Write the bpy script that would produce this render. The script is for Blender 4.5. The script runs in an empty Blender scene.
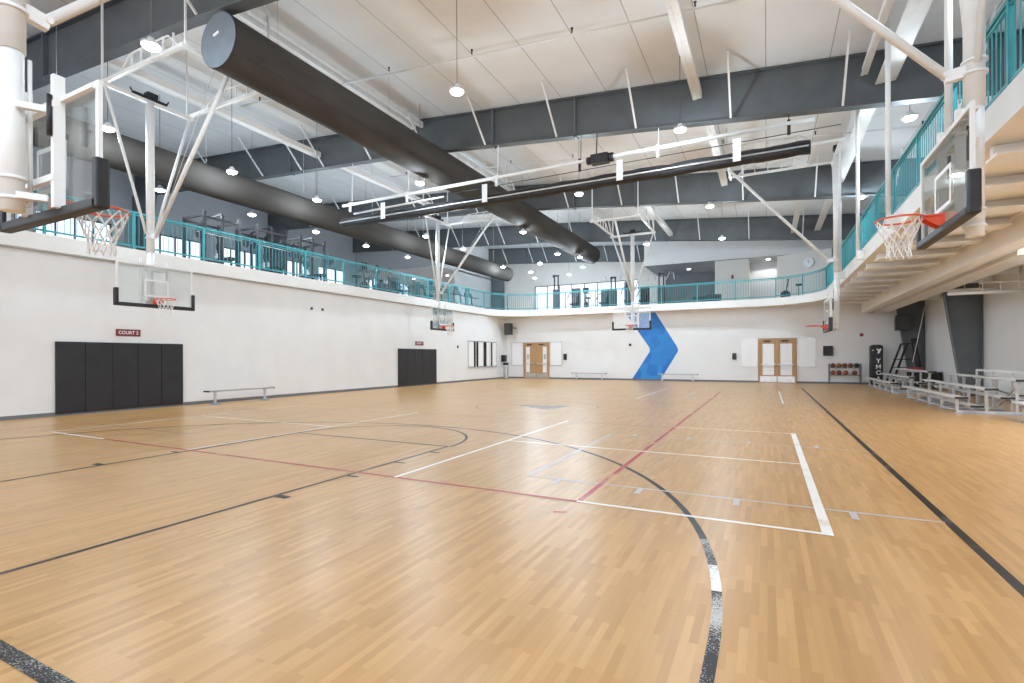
import bpy, math, random
from mathutils import Vector, Matrix
random.seed(7)
S = bpy.context.scene
COL = S.collection
PI = math.pi

# ------------------------------------------------------------------ materials
def new_mat(name, col, rough=0.5, metal=0.0, spec=0.5, emit=None, estr=0.0):
    m = bpy.data.materials.new(name); m.use_nodes = True
    b = m.node_tree.nodes['Principled BSDF']
    b.inputs['Base Color'].default_value = (*col, 1)
    b.inputs['Roughness'].default_value = rough
    b.inputs['Metallic'].default_value = metal
    b.inputs['Specular IOR Level'].default_value = spec
    if emit:
        b.inputs['Emission Color'].default_value = (*emit, 1)
        b.inputs['Emission Strength'].default_value = estr
    return m
def noisy(name, c1, c2, scale=4.0, rough=0.5, metal=0.0, detail=3.0, stretch=(1, 1, 1), bump=0.0, spec=0.5):
    m = new_mat(name, c1, rough, metal, spec); nt = m.node_tree; N = nt.nodes; L = nt.links
    b = N['Principled BSDF']
    g = N.new('ShaderNodeNewGeometry')
    mp = N.new('ShaderNodeMapping'); mp.inputs['Scale'].default_value = stretch
    L.new(g.outputs['Position'], mp.inputs['Vector'])
    t = N.new('ShaderNodeTexNoise'); t.inputs['Scale'].default_value = scale; t.inputs['Detail'].default_value = detail
    L.new(mp.outputs[0], t.inputs['Vector'])
    r = N.new('ShaderNodeValToRGB'); r.color_ramp.elements[0].color = (*c1, 1); r.color_ramp.elements[1].color = (*c2, 1)
    r.color_ramp.elements[0].position = .3; r.color_ramp.elements[1].position = .7
    L.new(t.outputs['Fac'], r.inputs[0]); L.new(r.outputs[0], b.inputs['Base Color'])
    if bump:
        bp = N.new('ShaderNodeBump'); bp.inputs['Strength'].default_value = bump; bp.inputs['Distance'].default_value = .02
        L.new(t.outputs['Fac'], bp.inputs['Height']); L.new(bp.outputs[0], b.inputs['Normal'])
    return m

M = {}
M['wall'] = noisy('painted wall', (.78, .78, .785), (.82, .82, .82), 1.3, .55)
M['wall_grey'] = noisy('grey upper wall', (.46, .48, .51), (.51, .53, .56), 1.2, .7)
M['wall_cream'] = noisy('cream upper wall', (.72, .69, .64), (.76, .73, .68), 1.2, .7)
M['white'] = noisy('white enamel steel', (.80, .80, .79), (.85, .85, .84), 5, .45, spec=.3)
M['slab'] = noisy('painted slab edge', (.74, .73, .71), (.79, .78, .76), 1.5, .5)
M['rafter'] = noisy('slate grey steel', (.092, .102, .108), (.115, .126, .132), 1.6, .55)
M['column'] = noisy('slate grey column', (.11, .125, .135), (.14, .155, .165), 1.6, .5)
M['duct'] = noisy('brown grey fabric', (.05, .045, .04), (.07, .063, .057), 2.5, .85, stretch=(1, .3, 1), spec=.25)
M['duct_end'] = noisy('slate duct cap', (.15, .18, .21), (.18, .21, .24), 3, .55)
M['teal'] = noisy('teal enamel', (.032, .28, .32), (.042, .33, .37), 4, .35)
M['black'] = noisy('black vinyl', (.012, .012, .014), (.022, .022, .025), 8, .45)
M['pad'] = noisy('black wall pad vinyl', (.014, .014, .017), (.022, .022, .026), 3, .5)
M['grey_base'] = new_mat('grey rubber base', (.16, .17, .19), .5)
M['alu'] = noisy('brushed aluminium', (.55, .56, .58), (.68, .69, .70), 6, .35, .55)
M['alu_pale'] = noisy('pale aluminium plank', (.72, .71, .69), (.8, .79, .77), 6, .35, .25)
M['orange'] = new_mat('orange rim steel', (.75, .085, .03), .35)
M['net'] = new_mat('white net cord', (.85, .84, .82), .7)
M['white_paint'] = new_mat('white glass border', (.85, .85, .85), .4)
M['oak'] = noisy('light oak', (.42, .245, .11), (.52, .32, .16), 9, .45, stretch=(6, 6, .6))
M['steel'] = noisy('stainless steel', (.5, .5, .5), (.62, .62, .62), 6, .28, .8)
M['bench_grey'] = noisy('grey bench plank', (.36, .36, .37), (.44, .44, .45), 6, .4, .3)
M['frost'] = new_mat('frosted glazing', (.88, .89, .90), .3)
M['maroon'] = new_mat('maroon sign', (.19, .022, .028), .45)
M['sign_white'] = new_mat('sign lettering', (.88, .88, .88), .5)
M['dark_metal'] = noisy('dark steel', (.028, .026, .028), (.05, .047, .05), 8, .4, .4)
M['ball_o'] = noisy('orange leather', (.34, .105, .035), (.42, .14, .05), 40, .6)
M['ball_b'] = noisy('brown leather', (.16, .05, .025), (.22, .07, .035), 40, .6)
M['ball_k'] = noisy('black leather', (.02, .025, .022), (.035, .04, .035), 40, .6)
M['led'] = new_mat('lit lamp lens', (1, 1, 1), .4, emit=(1.0, .93, .8), estr=14)
M['fill_strip_lens'] = new_mat('fill strip lens', (1, 1, 1), .4, emit=(1, 1, 1), estr=5)
M['lamp_body'] = new_mat('white lamp housing', (.75, .75, .75), .4)
M['rubber'] = new_mat('dark grey rubber', (.05, .05, .055), .6)
M['blue_foot'] = new_mat('pale blue foot', (.3, .42, .58), .5)
M['screen'] = new_mat('dark glass screen', (.012, .014, .016), .12)
M['joist'] = noisy('pale galvanised joist', (.80, .80, .79), (.86, .86, .85), 3, .5)
M['deck'] = noisy('painted metal deck', (.70, .66, .60), (.76, .72, .66), 2, .5)
M['tan'] = noisy('tan masonry', (.5, .38, .27), (.6, .47, .35), 3, .8)
M['grit'] = noisy('grey stone floor', (.3, .29, .28), (.36, .35, .34), 3, .6)
M['red_pad'] = new_mat('dusty red upholstery', (.3, .05, .05), .6)
M['cream_soffit'] = noisy('cream soffit', (.82, .78, .72), (.87, .83, .77), 1.2, .6)

def glass_mat(name, tint=(.975, .99, .985), gloss=.10):
    m = bpy.data.materials.new(name); m.use_nodes = True; nt = m.node_tree; N = nt.nodes; L = nt.links
    N.clear(); o = N.new('ShaderNodeOutputMaterial'); mix = N.new('ShaderNodeMixShader')
    t = N.new('ShaderNodeBsdfTransparent'); t.inputs[0].default_value = (*tint, 1)
    g = N.new('ShaderNodeBsdfGlossy'); g.inputs['Roughness'].default_value = .03
    lw = N.new('ShaderNodeLayerWeight'); lw.inputs['Blend'].default_value = .25
    ma = N.new('ShaderNodeMath'); ma.operation = 'MULTIPLY_ADD'; ma.inputs[1].default_value = .5; ma.inputs[2].default_value = gloss * .5
    L.new(lw.outputs['Fresnel'], ma.inputs[0]); L.new(ma.outputs[0], mix.inputs[0])
    L.new(t.outputs[0], mix.inputs[1]); L.new(g.outputs[0], mix.inputs[2]); L.new(mix.outputs[0], o.inputs[0])
    return m
M['glass'] = glass_mat('clear tempered glass')
M['pane'] = glass_mat('window pane glass', (.74, .78, .82), .06)

# maple sport floor: narrow staves laid along the room's length
def floor_mat():
    m = new_mat('maple sport floor', (.6, .4, .22), .34); nt = m.node_tree; N = nt.nodes; L = nt.links; b = N['Principled BSDF']
    g = N.new('ShaderNodeNewGeometry')
    mp = N.new('ShaderNodeMapping'); mp.inputs['Rotation'].default_value = (0, 0, -PI/2); L.new(g.outputs['Position'], mp.inputs['Vector'])
    def brick(w, h, off, c1, c2, bias):
        t = N.new('ShaderNodeTexBrick'); t.inputs['Scale'].default_value = 1; t.offset = off; t.offset_frequency = 2; t.squash = 1
        t.inputs['Brick Width'].default_value = w; t.inputs['Row Height'].default_value = h
        t.inputs['Mortar Size'].default_value = .0006; t.inputs['Mortar Smooth'].default_value = .6; t.inputs['Bias'].default_value = bias
        t.inputs['Color1'].default_value = (*c1, 1); t.inputs['Color2'].default_value = (*c2, 1); t.inputs['Mortar'].default_value = (.39, .225, .093, 1)
        L.new(mp.outputs[0], t.inputs['Vector']); return t
    a = brick(.46, .046, .37, (.555, .325, .138), (.45, .252, .095), -.1)
    c = brick(.69, .046, .61, (1.0, 1.0, 1.0), (.87, .86, .84), -.2); c.inputs['Mortar'].default_value = (.97, .97, .97, 1)
    mx = N.new('ShaderNodeMix'); mx.data_type = 'RGBA'; mx.blend_type = 'MULTIPLY'; mx.inputs[0].default_value = .9
    L.new(a.outputs['Color'], mx.inputs[6]); L.new(c.outputs['Color'], mx.inputs[7])
    # grain
    mp2 = N.new('ShaderNodeMapping'); mp2.inputs['Scale'].default_value = (30, 1.6, 1); L.new(g.outputs['Position'], mp2.inputs['Vector'])
    n = N.new('ShaderNodeTexNoise'); n.inputs['Scale'].default_value = 1.5; n.inputs['Detail'].default_value = 4; L.new(mp2.outputs[0], n.inputs['Vector'])
    r = N.new('ShaderNodeMapRange'); r.inputs['To Min'].default_value = .93; r.inputs['To Max'].default_value = 1.07; L.new(n.outputs['Fac'], r.inputs[0])
    mx2 = N.new('ShaderNodeVectorMath'); mx2.operation = 'SCALE'; L.new(mx.outputs[2], mx2.inputs[0]); L.new(r.outputs[0], mx2.inputs['Scale'])
    L.new(mx2.outputs[0], b.inputs['Base Color'])
    # soft wear in the varnish: patchy roughness
    n2 = N.new('ShaderNodeTexNoise'); n2.inputs['Scale'].default_value = .6; n2.inputs['Detail'].default_value = 3; L.new(g.outputs['Position'], n2.inputs['Vector'])
    r2 = N.new('ShaderNodeMapRange'); r2.inputs['To Min'].default_value = .275; r2.inputs['To Max'].default_value = .34; L.new(n2.outputs['Fac'], r2.inputs[0])
    L.new(r2.outputs[0], b.inputs['Roughness'])
    b.inputs['Specular IOR Level'].default_value = .3
    return m
M['floor'] = floor_mat()
def line_mat(name, col, wear=0.0, under=(.6, .4, .22)):
    m = new_mat(name, col, .36, spec=.22); nt = m.node_tree; N = nt.nodes; L = nt.links; b = N['Principled BSDF']
    if wear:
        g = N.new('ShaderNodeNewGeometry'); n = N.new('ShaderNodeTexNoise'); n.inputs['Scale'].default_value = 120; n.inputs['Detail'].default_value = 2
        n2 = N.new('ShaderNodeTexNoise'); n2.inputs['Scale'].default_value = 2.2; n2.inputs['Detail'].default_value = 1
        L.new(g.outputs['Position'], n.inputs['Vector']); L.new(g.outputs['Position'], n2.inputs['Vector'])
        a = N.new('ShaderNodeMath'); a.operation = 'ADD'; L.new(n.outputs['Fac'], a.inputs[0]); L.new(n2.outputs['Fac'], a.inputs[1])
        r = N.new('ShaderNodeMapRange'); r.inputs['From Min'].default_value = 1.18 - wear * .1; r.inputs['From Max'].default_value = 1.3 - wear * .1
        L.new(a.outputs[0], r.inputs[0])
        mx = N.new('ShaderNodeMix'); mx.data_type = 'RGBA'; mx.inputs[6].default_value = (*col, 1); mx.inputs[7].default_value = (*under, 1)
        L.new(r.outputs[0], mx.inputs[0]); L.new(mx.outputs[2], b.inputs['Base Color'])
    return m
M['l_white'] = line_mat('white court paint', (.82, .80, .77), .3)
M['l_black'] = line_mat('black court paint', (.020, .019, .019), .2, (.2, .17, .14))
M['l_black_worn'] = line_mat('worn black court paint', (.022, .02, .02), 1.6, (.5, .47, .43))
M['l_dark'] = line_mat('dark grey court paint', (.16, .14, .135), .6)
M['l_red'] = line_mat('red court paint', (.40, .045, .06), .6)
M['l_grey'] = line_mat('grey court paint', (.50, .47, .48), .5)
M['l_faint'] = line_mat('brown grey court paint', (.30, .20, .15), .6)
M['l_pale'] = line_mat('thin cream court paint', (.72, .60, .45), .5)

M['l_worn'] = line_mat('worn white court paint', (.78, .76, .73), 2.2, (.10, .09, .08))
def ceil_mat():
    m = new_mat('white roof insulation facing', (.74, .73, .71), .75); nt = m.node_tree; N = nt.nodes; L = nt.links; b = N['Principled BSDF']
    g = N.new('ShaderNodeNewGeometry'); mp = N.new('ShaderNodeMapping'); mp.inputs['Rotation'].default_value = (0, 0, -PI/2); L.new(g.outputs['Position'], mp.inputs['Vector'])
    t = N.new('ShaderNodeTexBrick'); t.inputs['Scale'].default_value = 1; t.offset = 0
    t.inputs['Brick Width'].default_value = 8.3; t.inputs['Row Height'].default_value = 1.5; t.inputs['Mortar Size'].default_value = .016; t.inputs['Mortar Smooth'].default_value = .5
    t.inputs['Color1'].default_value = (.845, .855, .86, 1); t.inputs['Color2'].default_value = (.805, .815, .82, 1); t.inputs['Mortar'].default_value = (.46, .45, .44, 1)
    L.new(mp.outputs[0], t.inputs['Vector'])
    n = N.new('ShaderNodeTexNoise'); n.inputs['Scale'].default_value = 1.1; n.inputs['Detail'].default_value = 5; L.new(g.outputs['Position'], n.inputs['Vector'])
    r = N.new('ShaderNodeMapRange'); r.inputs['To Min'].default_value = .92; r.inputs['To Max'].default_value = 1.06; L.new(n.outputs['Fac'], r.inputs[0])
    s = N.new('ShaderNodeVectorMath'); s.operation = 'SCALE'; L.new(t.outputs['Color'], s.inputs[0]); L.new(r.outputs[0], s.inputs['Scale']); L.new(s.outputs[0], b.inputs['Base Color'])
    bp = N.new('ShaderNodeBump'); bp.inputs['Strength'].default_value = .35; bp.inputs['Distance'].default_value = .08
    L.new(n.outputs['Fac'], bp.inputs['Height']); L.new(bp.outputs[0], b.inputs['Normal'])
    return m
M['ceiling'] = ceil_mat()
def mural_mat():
    m = new_mat('mottled blue mural', (.03, .2, .6), .5); nt = m.node_tree; N = nt.nodes; L = nt.links; b = N['Principled BSDF']
    g = N.new('ShaderNodeNewGeometry'); v = N.new('ShaderNodeTexVoronoi'); v.inputs['Scale'].default_value = 1.9; L.new(g.outputs['Position'], v.inputs['Vector'])
    r = N.new('ShaderNodeValToRGB'); e = r.color_ramp.elements; e[0].color = (.008, .13, .52, 1); e[1].color = (.03, .32, .70, 1); e[0].position = .2; e[1].position = .8
    bw = N.new('ShaderNodeRGBToBW'); L.new(v.outputs['Color'], bw.inputs[0]); L.new(bw.outputs[0], r.inputs[0])
    n = N.new('ShaderNodeTexNoise'); n.inputs['Scale'].default_value = .8; L.new(g.outputs['Position'], n.inputs['Vector'])
    mx = N.new('ShaderNodeMix'); mx.data_type = 'RGBA'; mx.inputs[7].default_value = (.02, .19, .60, 1)
    L.new(n.outputs['Fac'], mx.inputs[0]); L.new(r.outputs[0], mx.inputs[6]); L.new(mx.outputs[2], b.inputs['Base Color'])
    return m
M['mural'] = mural_mat()

# ------------------------------------------------------------------ mesh building
class MB:
    def __init__(s): s.v = []; s.f = []; s.mi = []; s.m = 0; s.sm = []
    def box(s, x0, y0, z0, x1, y1, z1):
        a = len(s.v); s.v += [(x, y, z) for z in (z0, z1) for x, y in ((x0, y0), (x1, y0), (x1, y1), (x0, y1))]
        s._f([(3, 2, 1, 0), (4, 5, 6, 7), (0, 1, 5, 4), (1, 2, 6, 5), (2, 3, 7, 6), (3, 0, 4, 7)], a); return s
    def _f(s, fs, a, smooth=False):
        for f in fs: s.f.append(tuple(i + a for i in f)); s.mi.append(s.m); s.sm.append(smooth)
    def bar(s, p, q, w, h=None, up=(0, 0, 1)):       # rectangular bar p -> q, w sideways, h along up
        h = h or w; p = Vector(p); q = Vector(q); d = (q - p).normalized(); u = Vector(up)
        if abs(d.dot(u)) > .98: u = Vector((0, 1, 0))
        r = d.cross(u).normalized() * w / 2; u = r.cross(d).normalized() * h / 2
        a = len(s.v); s.v += [tuple(c + i * r + j * u) for c in (p, q) for i, j in ((-1, -1), (1, -1), (1, 1), (-1, 1))]
        s._f([(0, 1, 2, 3), (7, 6, 5, 4), (0, 4, 5, 1), (1, 5, 6, 2), (2, 6, 7, 3), (3, 7, 4, 0)], a); return s
    def tube(s, pts, r, n=10, caps=True, r2=None, closed=False):
        pts = [Vector(p) for p in pts]; k = len(pts); a = len(s.v); rings = []
        u = None
        for i, p in enumerate(pts):
            if closed: d = pts[(i + 1) % k] - pts[i - 1]
            else: d = pts[min(i + 1, k - 1)] - pts[max(i - 1, 0)]
            d.normalize()
            if u is None: u = Vector((0, 0, 1)) if abs(d.z) < .9 else Vector((1, 0, 0))
            u = (u - d * u.dot(d)).normalized(); w = d.cross(u)
            rr = r if r2 is None else r + (r2 - r) * i / (k - 1)
            s.v += [tuple(p + (u * math.cos(2 * PI * j / n) + w * math.sin(2 * PI * j / n)) * rr) for j in range(n)]
        segs = k if closed else k - 1
        for i in range(segs):
            i2 = (i + 1) % k
            s._f([(i * n + j, i * n + (j + 1) % n, i2 * n + (j + 1) % n, i2 * n + j) for j in range(n)], a, True)
        if caps and not closed:
            s._f([tuple(reversed(range(n))), tuple((k - 1) * n + j for j in range(n))], a)
        return s
    def disc(s, c, r, h, n=24, r2=None):             # vertical cylinder from c up by h
        c = Vector(c); return s.tube([c, c + Vector((0, 0, h))], r, n, True, r2)
    def prism(s, poly, ax, lo, hi):                  # poly of 2-D points extruded along axis ax
        n = len(poly); a = len(s.v)
        for t in (lo, hi):
            for p in poly:
                s.v.append({'x': (t, p[0], p[1]), 'y': (p[0], t, p[1]), 'z': (p[0], p[1], t)}[ax])
        s._f([tuple(range(n)), tuple(reversed(range(n, 2 * n)))] + [(i, i + n, (i + 1) % n + n, (i + 1) % n) for i in range(n)], a); return s
    def sphere(s, c, r, nu=16, nv=10, sz=1):
        a = len(s.v)
        for i in range(1, nv):
            t = PI * i / nv
            for j in range(nu): s.v.append((c[0] + r * math.sin(t) * math.cos(2 * PI * j / nu), c[1] + r * math.sin(t) * math.sin(2 * PI * j / nu), c[2] + r * sz * math.cos(t)))
        s.v += [(c[0], c[1], c[2] + r * sz), (c[0], c[1], c[2] - r * sz)]; T = (nv - 1) * nu; B = T + 1
        fs = []
        for i in range(nv - 2):
            for j in range(nu): fs.append((i * nu + j, (i + 1) * nu + j, (i + 1) * nu + (j + 1) % nu, i * nu + (j + 1) % nu))
        for j in range(nu): fs.append((T, j, (j + 1) % nu)); fs.append((B, (nv - 2) * nu + (j + 1) % nu, (nv - 2) * nu + j))
        s._f(fs, a, True); return s
    def mat(s, i): s.m = i; return s
    def build(s, name, mats, parent=None, bevel=0):
        me = bpy.data.meshes.new(name); me.from_pydata(s.v, [], s.f); me.update()
        if not isinstance(mats, (list, tuple)): mats = [mats]
        for m in mats: me.materials.append(M[m] if isinstance(m, str) else m)
        me.polygons.foreach_set('material_index', s.mi); me.polygons.foreach_set('use_smooth', s.sm)
        import bmesh
        bm = bmesh.new(); bm.from_mesh(me); bmesh.ops.recalc_face_normals(bm, faces=bm.faces); bm.to_mesh(me); bm.free()
        o = bpy.data.objects.new(name, me); COL.objects.link(o)
        if parent is not None: o.parent = parent
        if bevel:
            b = o.modifiers.new('bevel', 'BEVEL'); b.width = bevel; b.segments = 2; b.limit_method = 'ANGLE'
        return o

def dome(r, h, z):
    m = MB(); a = 0; n = 20; k = 5
    for i in range(k + 1):
        u = PI / 2 * i / k
        for j in range(n): m.v.append((r * math.cos(u) * math.cos(2 * PI * j / n), r * math.cos(u) * math.sin(2 * PI * j / n), z - h * math.sin(u)))
    for i in range(k): m._f([(i * n + j, i * n + (j + 1) % n, (i + 1) * n + (j + 1) % n, (i + 1) * n + j) for j in range(n)], 0, True)
    m._f([tuple(range(n))], 0)
    return m
def tag(o, label, cat, group=None):
    o['label'] = label; o['category'] = cat
    if group: o['group'] = group
    return o
def thing(name, label, cat, loc=(0, 0, 0), rz=0, group=None):
    o = bpy.data.objects.new(name, None); COL.objects.link(o); o.location = loc; o.rotation_euler = (0, 0, rz)
    o.empty_display_size = .2
    return tag(o, label, cat, group)
def struct(o): o['kind'] = 'structure'; return o
def copy_tree(o, parent=None):
    c = o.copy(); COL.objects.link(c)
    if parent is not None: c.parent = parent
    for ch in list(o.children): copy_tree(ch, c)
    return c
def text_mesh(txt, size, depth, name, mat, parent, mtx, align='CENTER', sx=1.0):
    cu = bpy.data.curves.new('t', 'FONT'); cu.body = txt; cu.size = size; cu.extrude = depth; cu.align_x = align; cu.align_y = 'CENTER'; cu.offset = size * .012
    o = bpy.data.objects.new('t', cu); COL.objects.link(o)
    dg = bpy.context.evaluated_depsgraph_get(); me = bpy.data.meshes.new_from_object(o.evaluated_get(dg))
    bpy.data.objects.remove(o); bpy.data.curves.remove(cu)
    me.transform(Matrix.Diagonal((sx, 1, 1, 1))); me.transform(mtx)
    me.materials.clear(); me.materials.append(M[mat]); me.name = name
    r = bpy.data.objects.new(name, me); COL.objects.link(r)
    if parent is not None: r.parent = parent
    return r

# ------------------------------------------------------------------ key dimensions
XL, XR, YF = -16.4, 7.0, 31.8          # left wall, right wall, far wall
XU, YU = -31.4, 41.0                   # outer walls of the upper floor
YB = -9.0                              # where the modelled hall ends behind the viewer
ZS0, ZS1 = 4.22, 4.63                  # slab under / top
RIDGE = -12.0                          # where the roof pitch eases
def zc(x):                             # roof lining
    return 9.447 - .0923 * x if x > RIDGE else 10.555 - .072 * (x - RIDGE)
def zb(x):                             # underside of the rafters
    return 8.13 - .097 * x if x > RIDGE else 9.294 - .0595 * (x - RIDGE)
RAFT = [-1.0, 7.15, 15.7, 24.1, 32.3, 40.2]

# ------------------------------------------------------------------ floor with its painted courts
fb = MB()
fb.v = [(XL - .3, YB, 0), (XR + .3, YB, 0), (XR + .3, YF + .3, 0), (XL - .3, YF + .3, 0)]
fb._f([(0, 1, 2, 3)], 0)
fb.mat(0); fb.box(XL - .3, YB, -.2, XR + .3, YF + .3, -.01)
FM = ['floor', 'l_white', 'l_black', 'l_red', 'l_grey', 'l_faint', 'l_pale', 'l_worn', 'l_black_worn', 'l_dark']
zc_line = [0]
def quad(p, q, w, mi, z):
    p = Vector((p[0], p[1], z)); q = Vector((q[0], q[1], z)); d = (q - p).normalized(); n = Vector((-d.y, d.x, 0)) * w / 2
    a = len(fb.v); fb.v += [tuple(p - n), tuple(q - n), tuple(q + n), tuple(p + n)]; fb.m = mi; fb._f([(0, 1, 2, 3)], a)
def arc(c, r, a0, a1, w, mi, z, n=48):
    a = len(fb.v); fb.m = mi
    for i in range(n + 1):
        t = math.radians(a0 + (a1 - a0) * i / n)
        for rr in (r - w / 2, r + w / 2): fb.v.append((c[0] + rr * math.cos(t), c[1] + rr * math.sin(t), z))
    fb._f([(2 * i, 2 * i + 1, 2 * i + 3, 2 * i + 2) for i in range(n)], a)
CX = -6.5
# main basketball court (black)
XS, XW_ = 1.44, -14.3
quad((XS, 1.13), (XS, 26.9), .075, 2, .0020); quad((XW_, 1.13), (XW_, 26.9), .05, 5, .0012)
quad((XW_, 1.13), (XS, 1.13), .075, 2, .0020); quad((XW_, 26.8), (XS, 26.8), .05, 5, .0012)
arc((CX, 2.75), 6.25, 0, 180, .06, 2, .0022, 90)
quad((CX + 6.25, 1.13), (CX + 6.25, 2.75), .06, 2, .0022); quad((CX - 6.25, 1.13), (CX - 6.25, 2.75), .05, 2, .0022)
KL, KR = -8.28, -4.74
quad((KR, 1.13), (KR, 7.03), .05, 2, .0024); quad((KL, 1.13), (KL, 7.03), .05, 2, .0024); quad((KL, 7.03), (KR, 7.03), .05, 2, .0024)
arc((CX, 7.03), 1.80, 0, 180, .05, 2, .0024)
for y in (3.72, 4.75, 5.66, 6.5):
    quad((KR, y), (KR + .2, y), .05 if y > 4 else .09, 2, .0026); quad((KL, y), (KL - .2, y), .05 if y > 4 else .09, 2, .0026)
arc((CX, 2.75), 6.25, 6.3, 10.2, .062, 7, .0025, 8); arc((CX, 2.75), 6.25, 10.2, 15, .062, 8, .0025, 8); arc((CX, 2.75), 6.25, 0, 6.3, .062, 8, .0025, 8)
quad((CX + 6.25, 1.13), (CX + 6.25, 2.75), .062, 8, .0025); quad((-3.9, 1.13), (-2.6, 1.13), .077, 8, .0025)
# far key, centre circle and the arrow mark inside it
quad((KR, 26.8), (KR, 20.9), .05, 5, .0012); quad((KL, 26.8), (KL, 20.9), .05, 5, .0012); quad((KL, 20.9), (KR, 20.9), .05, 5, .0012)
arc((CX, 25.1), 6.25, 180, 360, .05, 5, .0012, 60)
arc((-6.2, 13.95), 1.83, 0, 360, .05, 5, .0013, 64)
quad((-8.7 - 2.2, 10.93), (-1.73, 10.93), .05, 5, .0014); quad((-10.95, 16.93), (-1.73, 16.93), .05, 5, .0014)
a = len(fb.v); fb.m = 9
fb.v += [(-7.2, 14.02, .0018), (-6.3, 14.2, .0018), (-5.25, 14.55, .0018), (-5.5, 13.15, .0018), (-6.3, 13.55, .0018), (-6.35, 13.8, .0018)]
fb._f([(0, 5, 1), (1, 5, 4, 3, 2)], a)
# volleyball (red)
quad((-10.95, 4.94), (-1.73, 4.94), .05, 3, .0030); quad((-1.73, 4.90), (-1.73, 22.9), .06, 3, .0030); quad((-10.95, 4.94), (-10.95, 22.9), .035, 5, .0016)
for y in (4.50,): quad((-1.73 - .1, y), (-1.73 + .02, y + .05), .05, 3, .0031)
# pickleball (white)
PX, PY = .45, 4.94
quad((PX, PY - .03), (PX, PY + 6.12), .085, 1, .0038)
for y in (0, 3.048, 6.096):
    quad((PX - (4.572 if y == 3.048 else 2.2), PY + y), (PX, PY + y), .05, 1, .0034)
XK, XK2, XE = PX - 4.572, PX - 8.84, PX - 13.41
quad((XK, PY), (XK, PY + 6.1), .055, 1, .0034); quad((XK2, PY), (XK2, PY + 6.1), .05, 1, .0034)
quad((XE, PY), (XE, PY + 6.1), .05, 1, .0034); quad((XE, PY), (-10.95, PY), .05, 1, .0034)
quad((XE, PY + 3.05), (XK2, PY + 3.05), .05, 1, .0034); quad((XE, PY + 6.1), (XK2, PY + 6.1), .045, 6, .0020)
quad((XK, PY + 3.05), (PX, PY + 3.05), .05, 1, .0033)
# far pickleball court
quad((PX, 17.9), (PX, 24.0), .05, 1, .0034); quad((XK, 17.9), (XK, 24.0), .05, 1, .0034)
for y in (17.9, 20.95, 24.0):
    quad((-1.7, y), (PX, y), .035, 6, .0019); quad((XE, y), (XK2, y), .035, 6, .0019)
quad((XK2, 17.9), (XK2, 24.0), .035, 6, .0019); quad((XE, 17.9), (XE, 24.0), .035, 6, .0019)
# side court key (grey)
def gkey(yc, mi):
    quad((XS - .03, yc - 1.88), (-2.67, yc - 1.88), .045, mi, .0028); quad((XS - .03, yc + 1.88), (-2.67, yc + 1.88), .035, mi, .0028)
    quad((-2.67, yc - 1.9), (-2.67, yc + 1.9), .06, mi, .0028)
    for x in (.72, -.28, -1.27, -2.24):
        quad((x, yc - 1.9), (x, yc - 2.12), .06, mi, .0029); quad((x, yc + 1.9), (x, yc + 2.12), .06, mi, .0029)
gkey(7.62, 4); gkey(20.7, 4)
quad((-14.3, 6.0), (-10.2, 6.0), .045, 5, .0011); quad((-14.3, 9.75), (-10.2, 9.75), .045, 5, .0011); quad((-10.2, 6.0), (-10.2, 9.75), .045, 5, .0011)
floor = struct(fb.build('floor', FM))

# ------------------------------------------------------------------ walls
w = MB(); w.box(XL - .25, YB, 0, XL, YF, ZS0); struct(w.build('wall_left', 'wall'))
w = MB(); w.box(XL - .25, YF, 0, XR + .25, YF + .25, ZS0); struct(w.build('wall_far', 'wall'))
w = MB(); w.box(XR, YB, 0, XR + .25, YU, zc(XR) + .1)
struct(w.build('wall_right', 'wall'))
b = MB(); b.box(XL, YB, 0, XL + .014, YF, .10); struct(b.build('baseboard_left', 'grey_base'))
b = MB()
for x0, x1 in ((XL, -15.10), (-13.18, -.44), (1.47, XR)): b.box(x0, YF - .014, 0, x1, YF, .10)
struct(b.build('baseboard_far', 'grey_base'))
b = MB(); b.box(XR - .014, YB, 0, XR, YF, .10); struct(b.build('baseboard_right', 'grey_base'))

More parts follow.
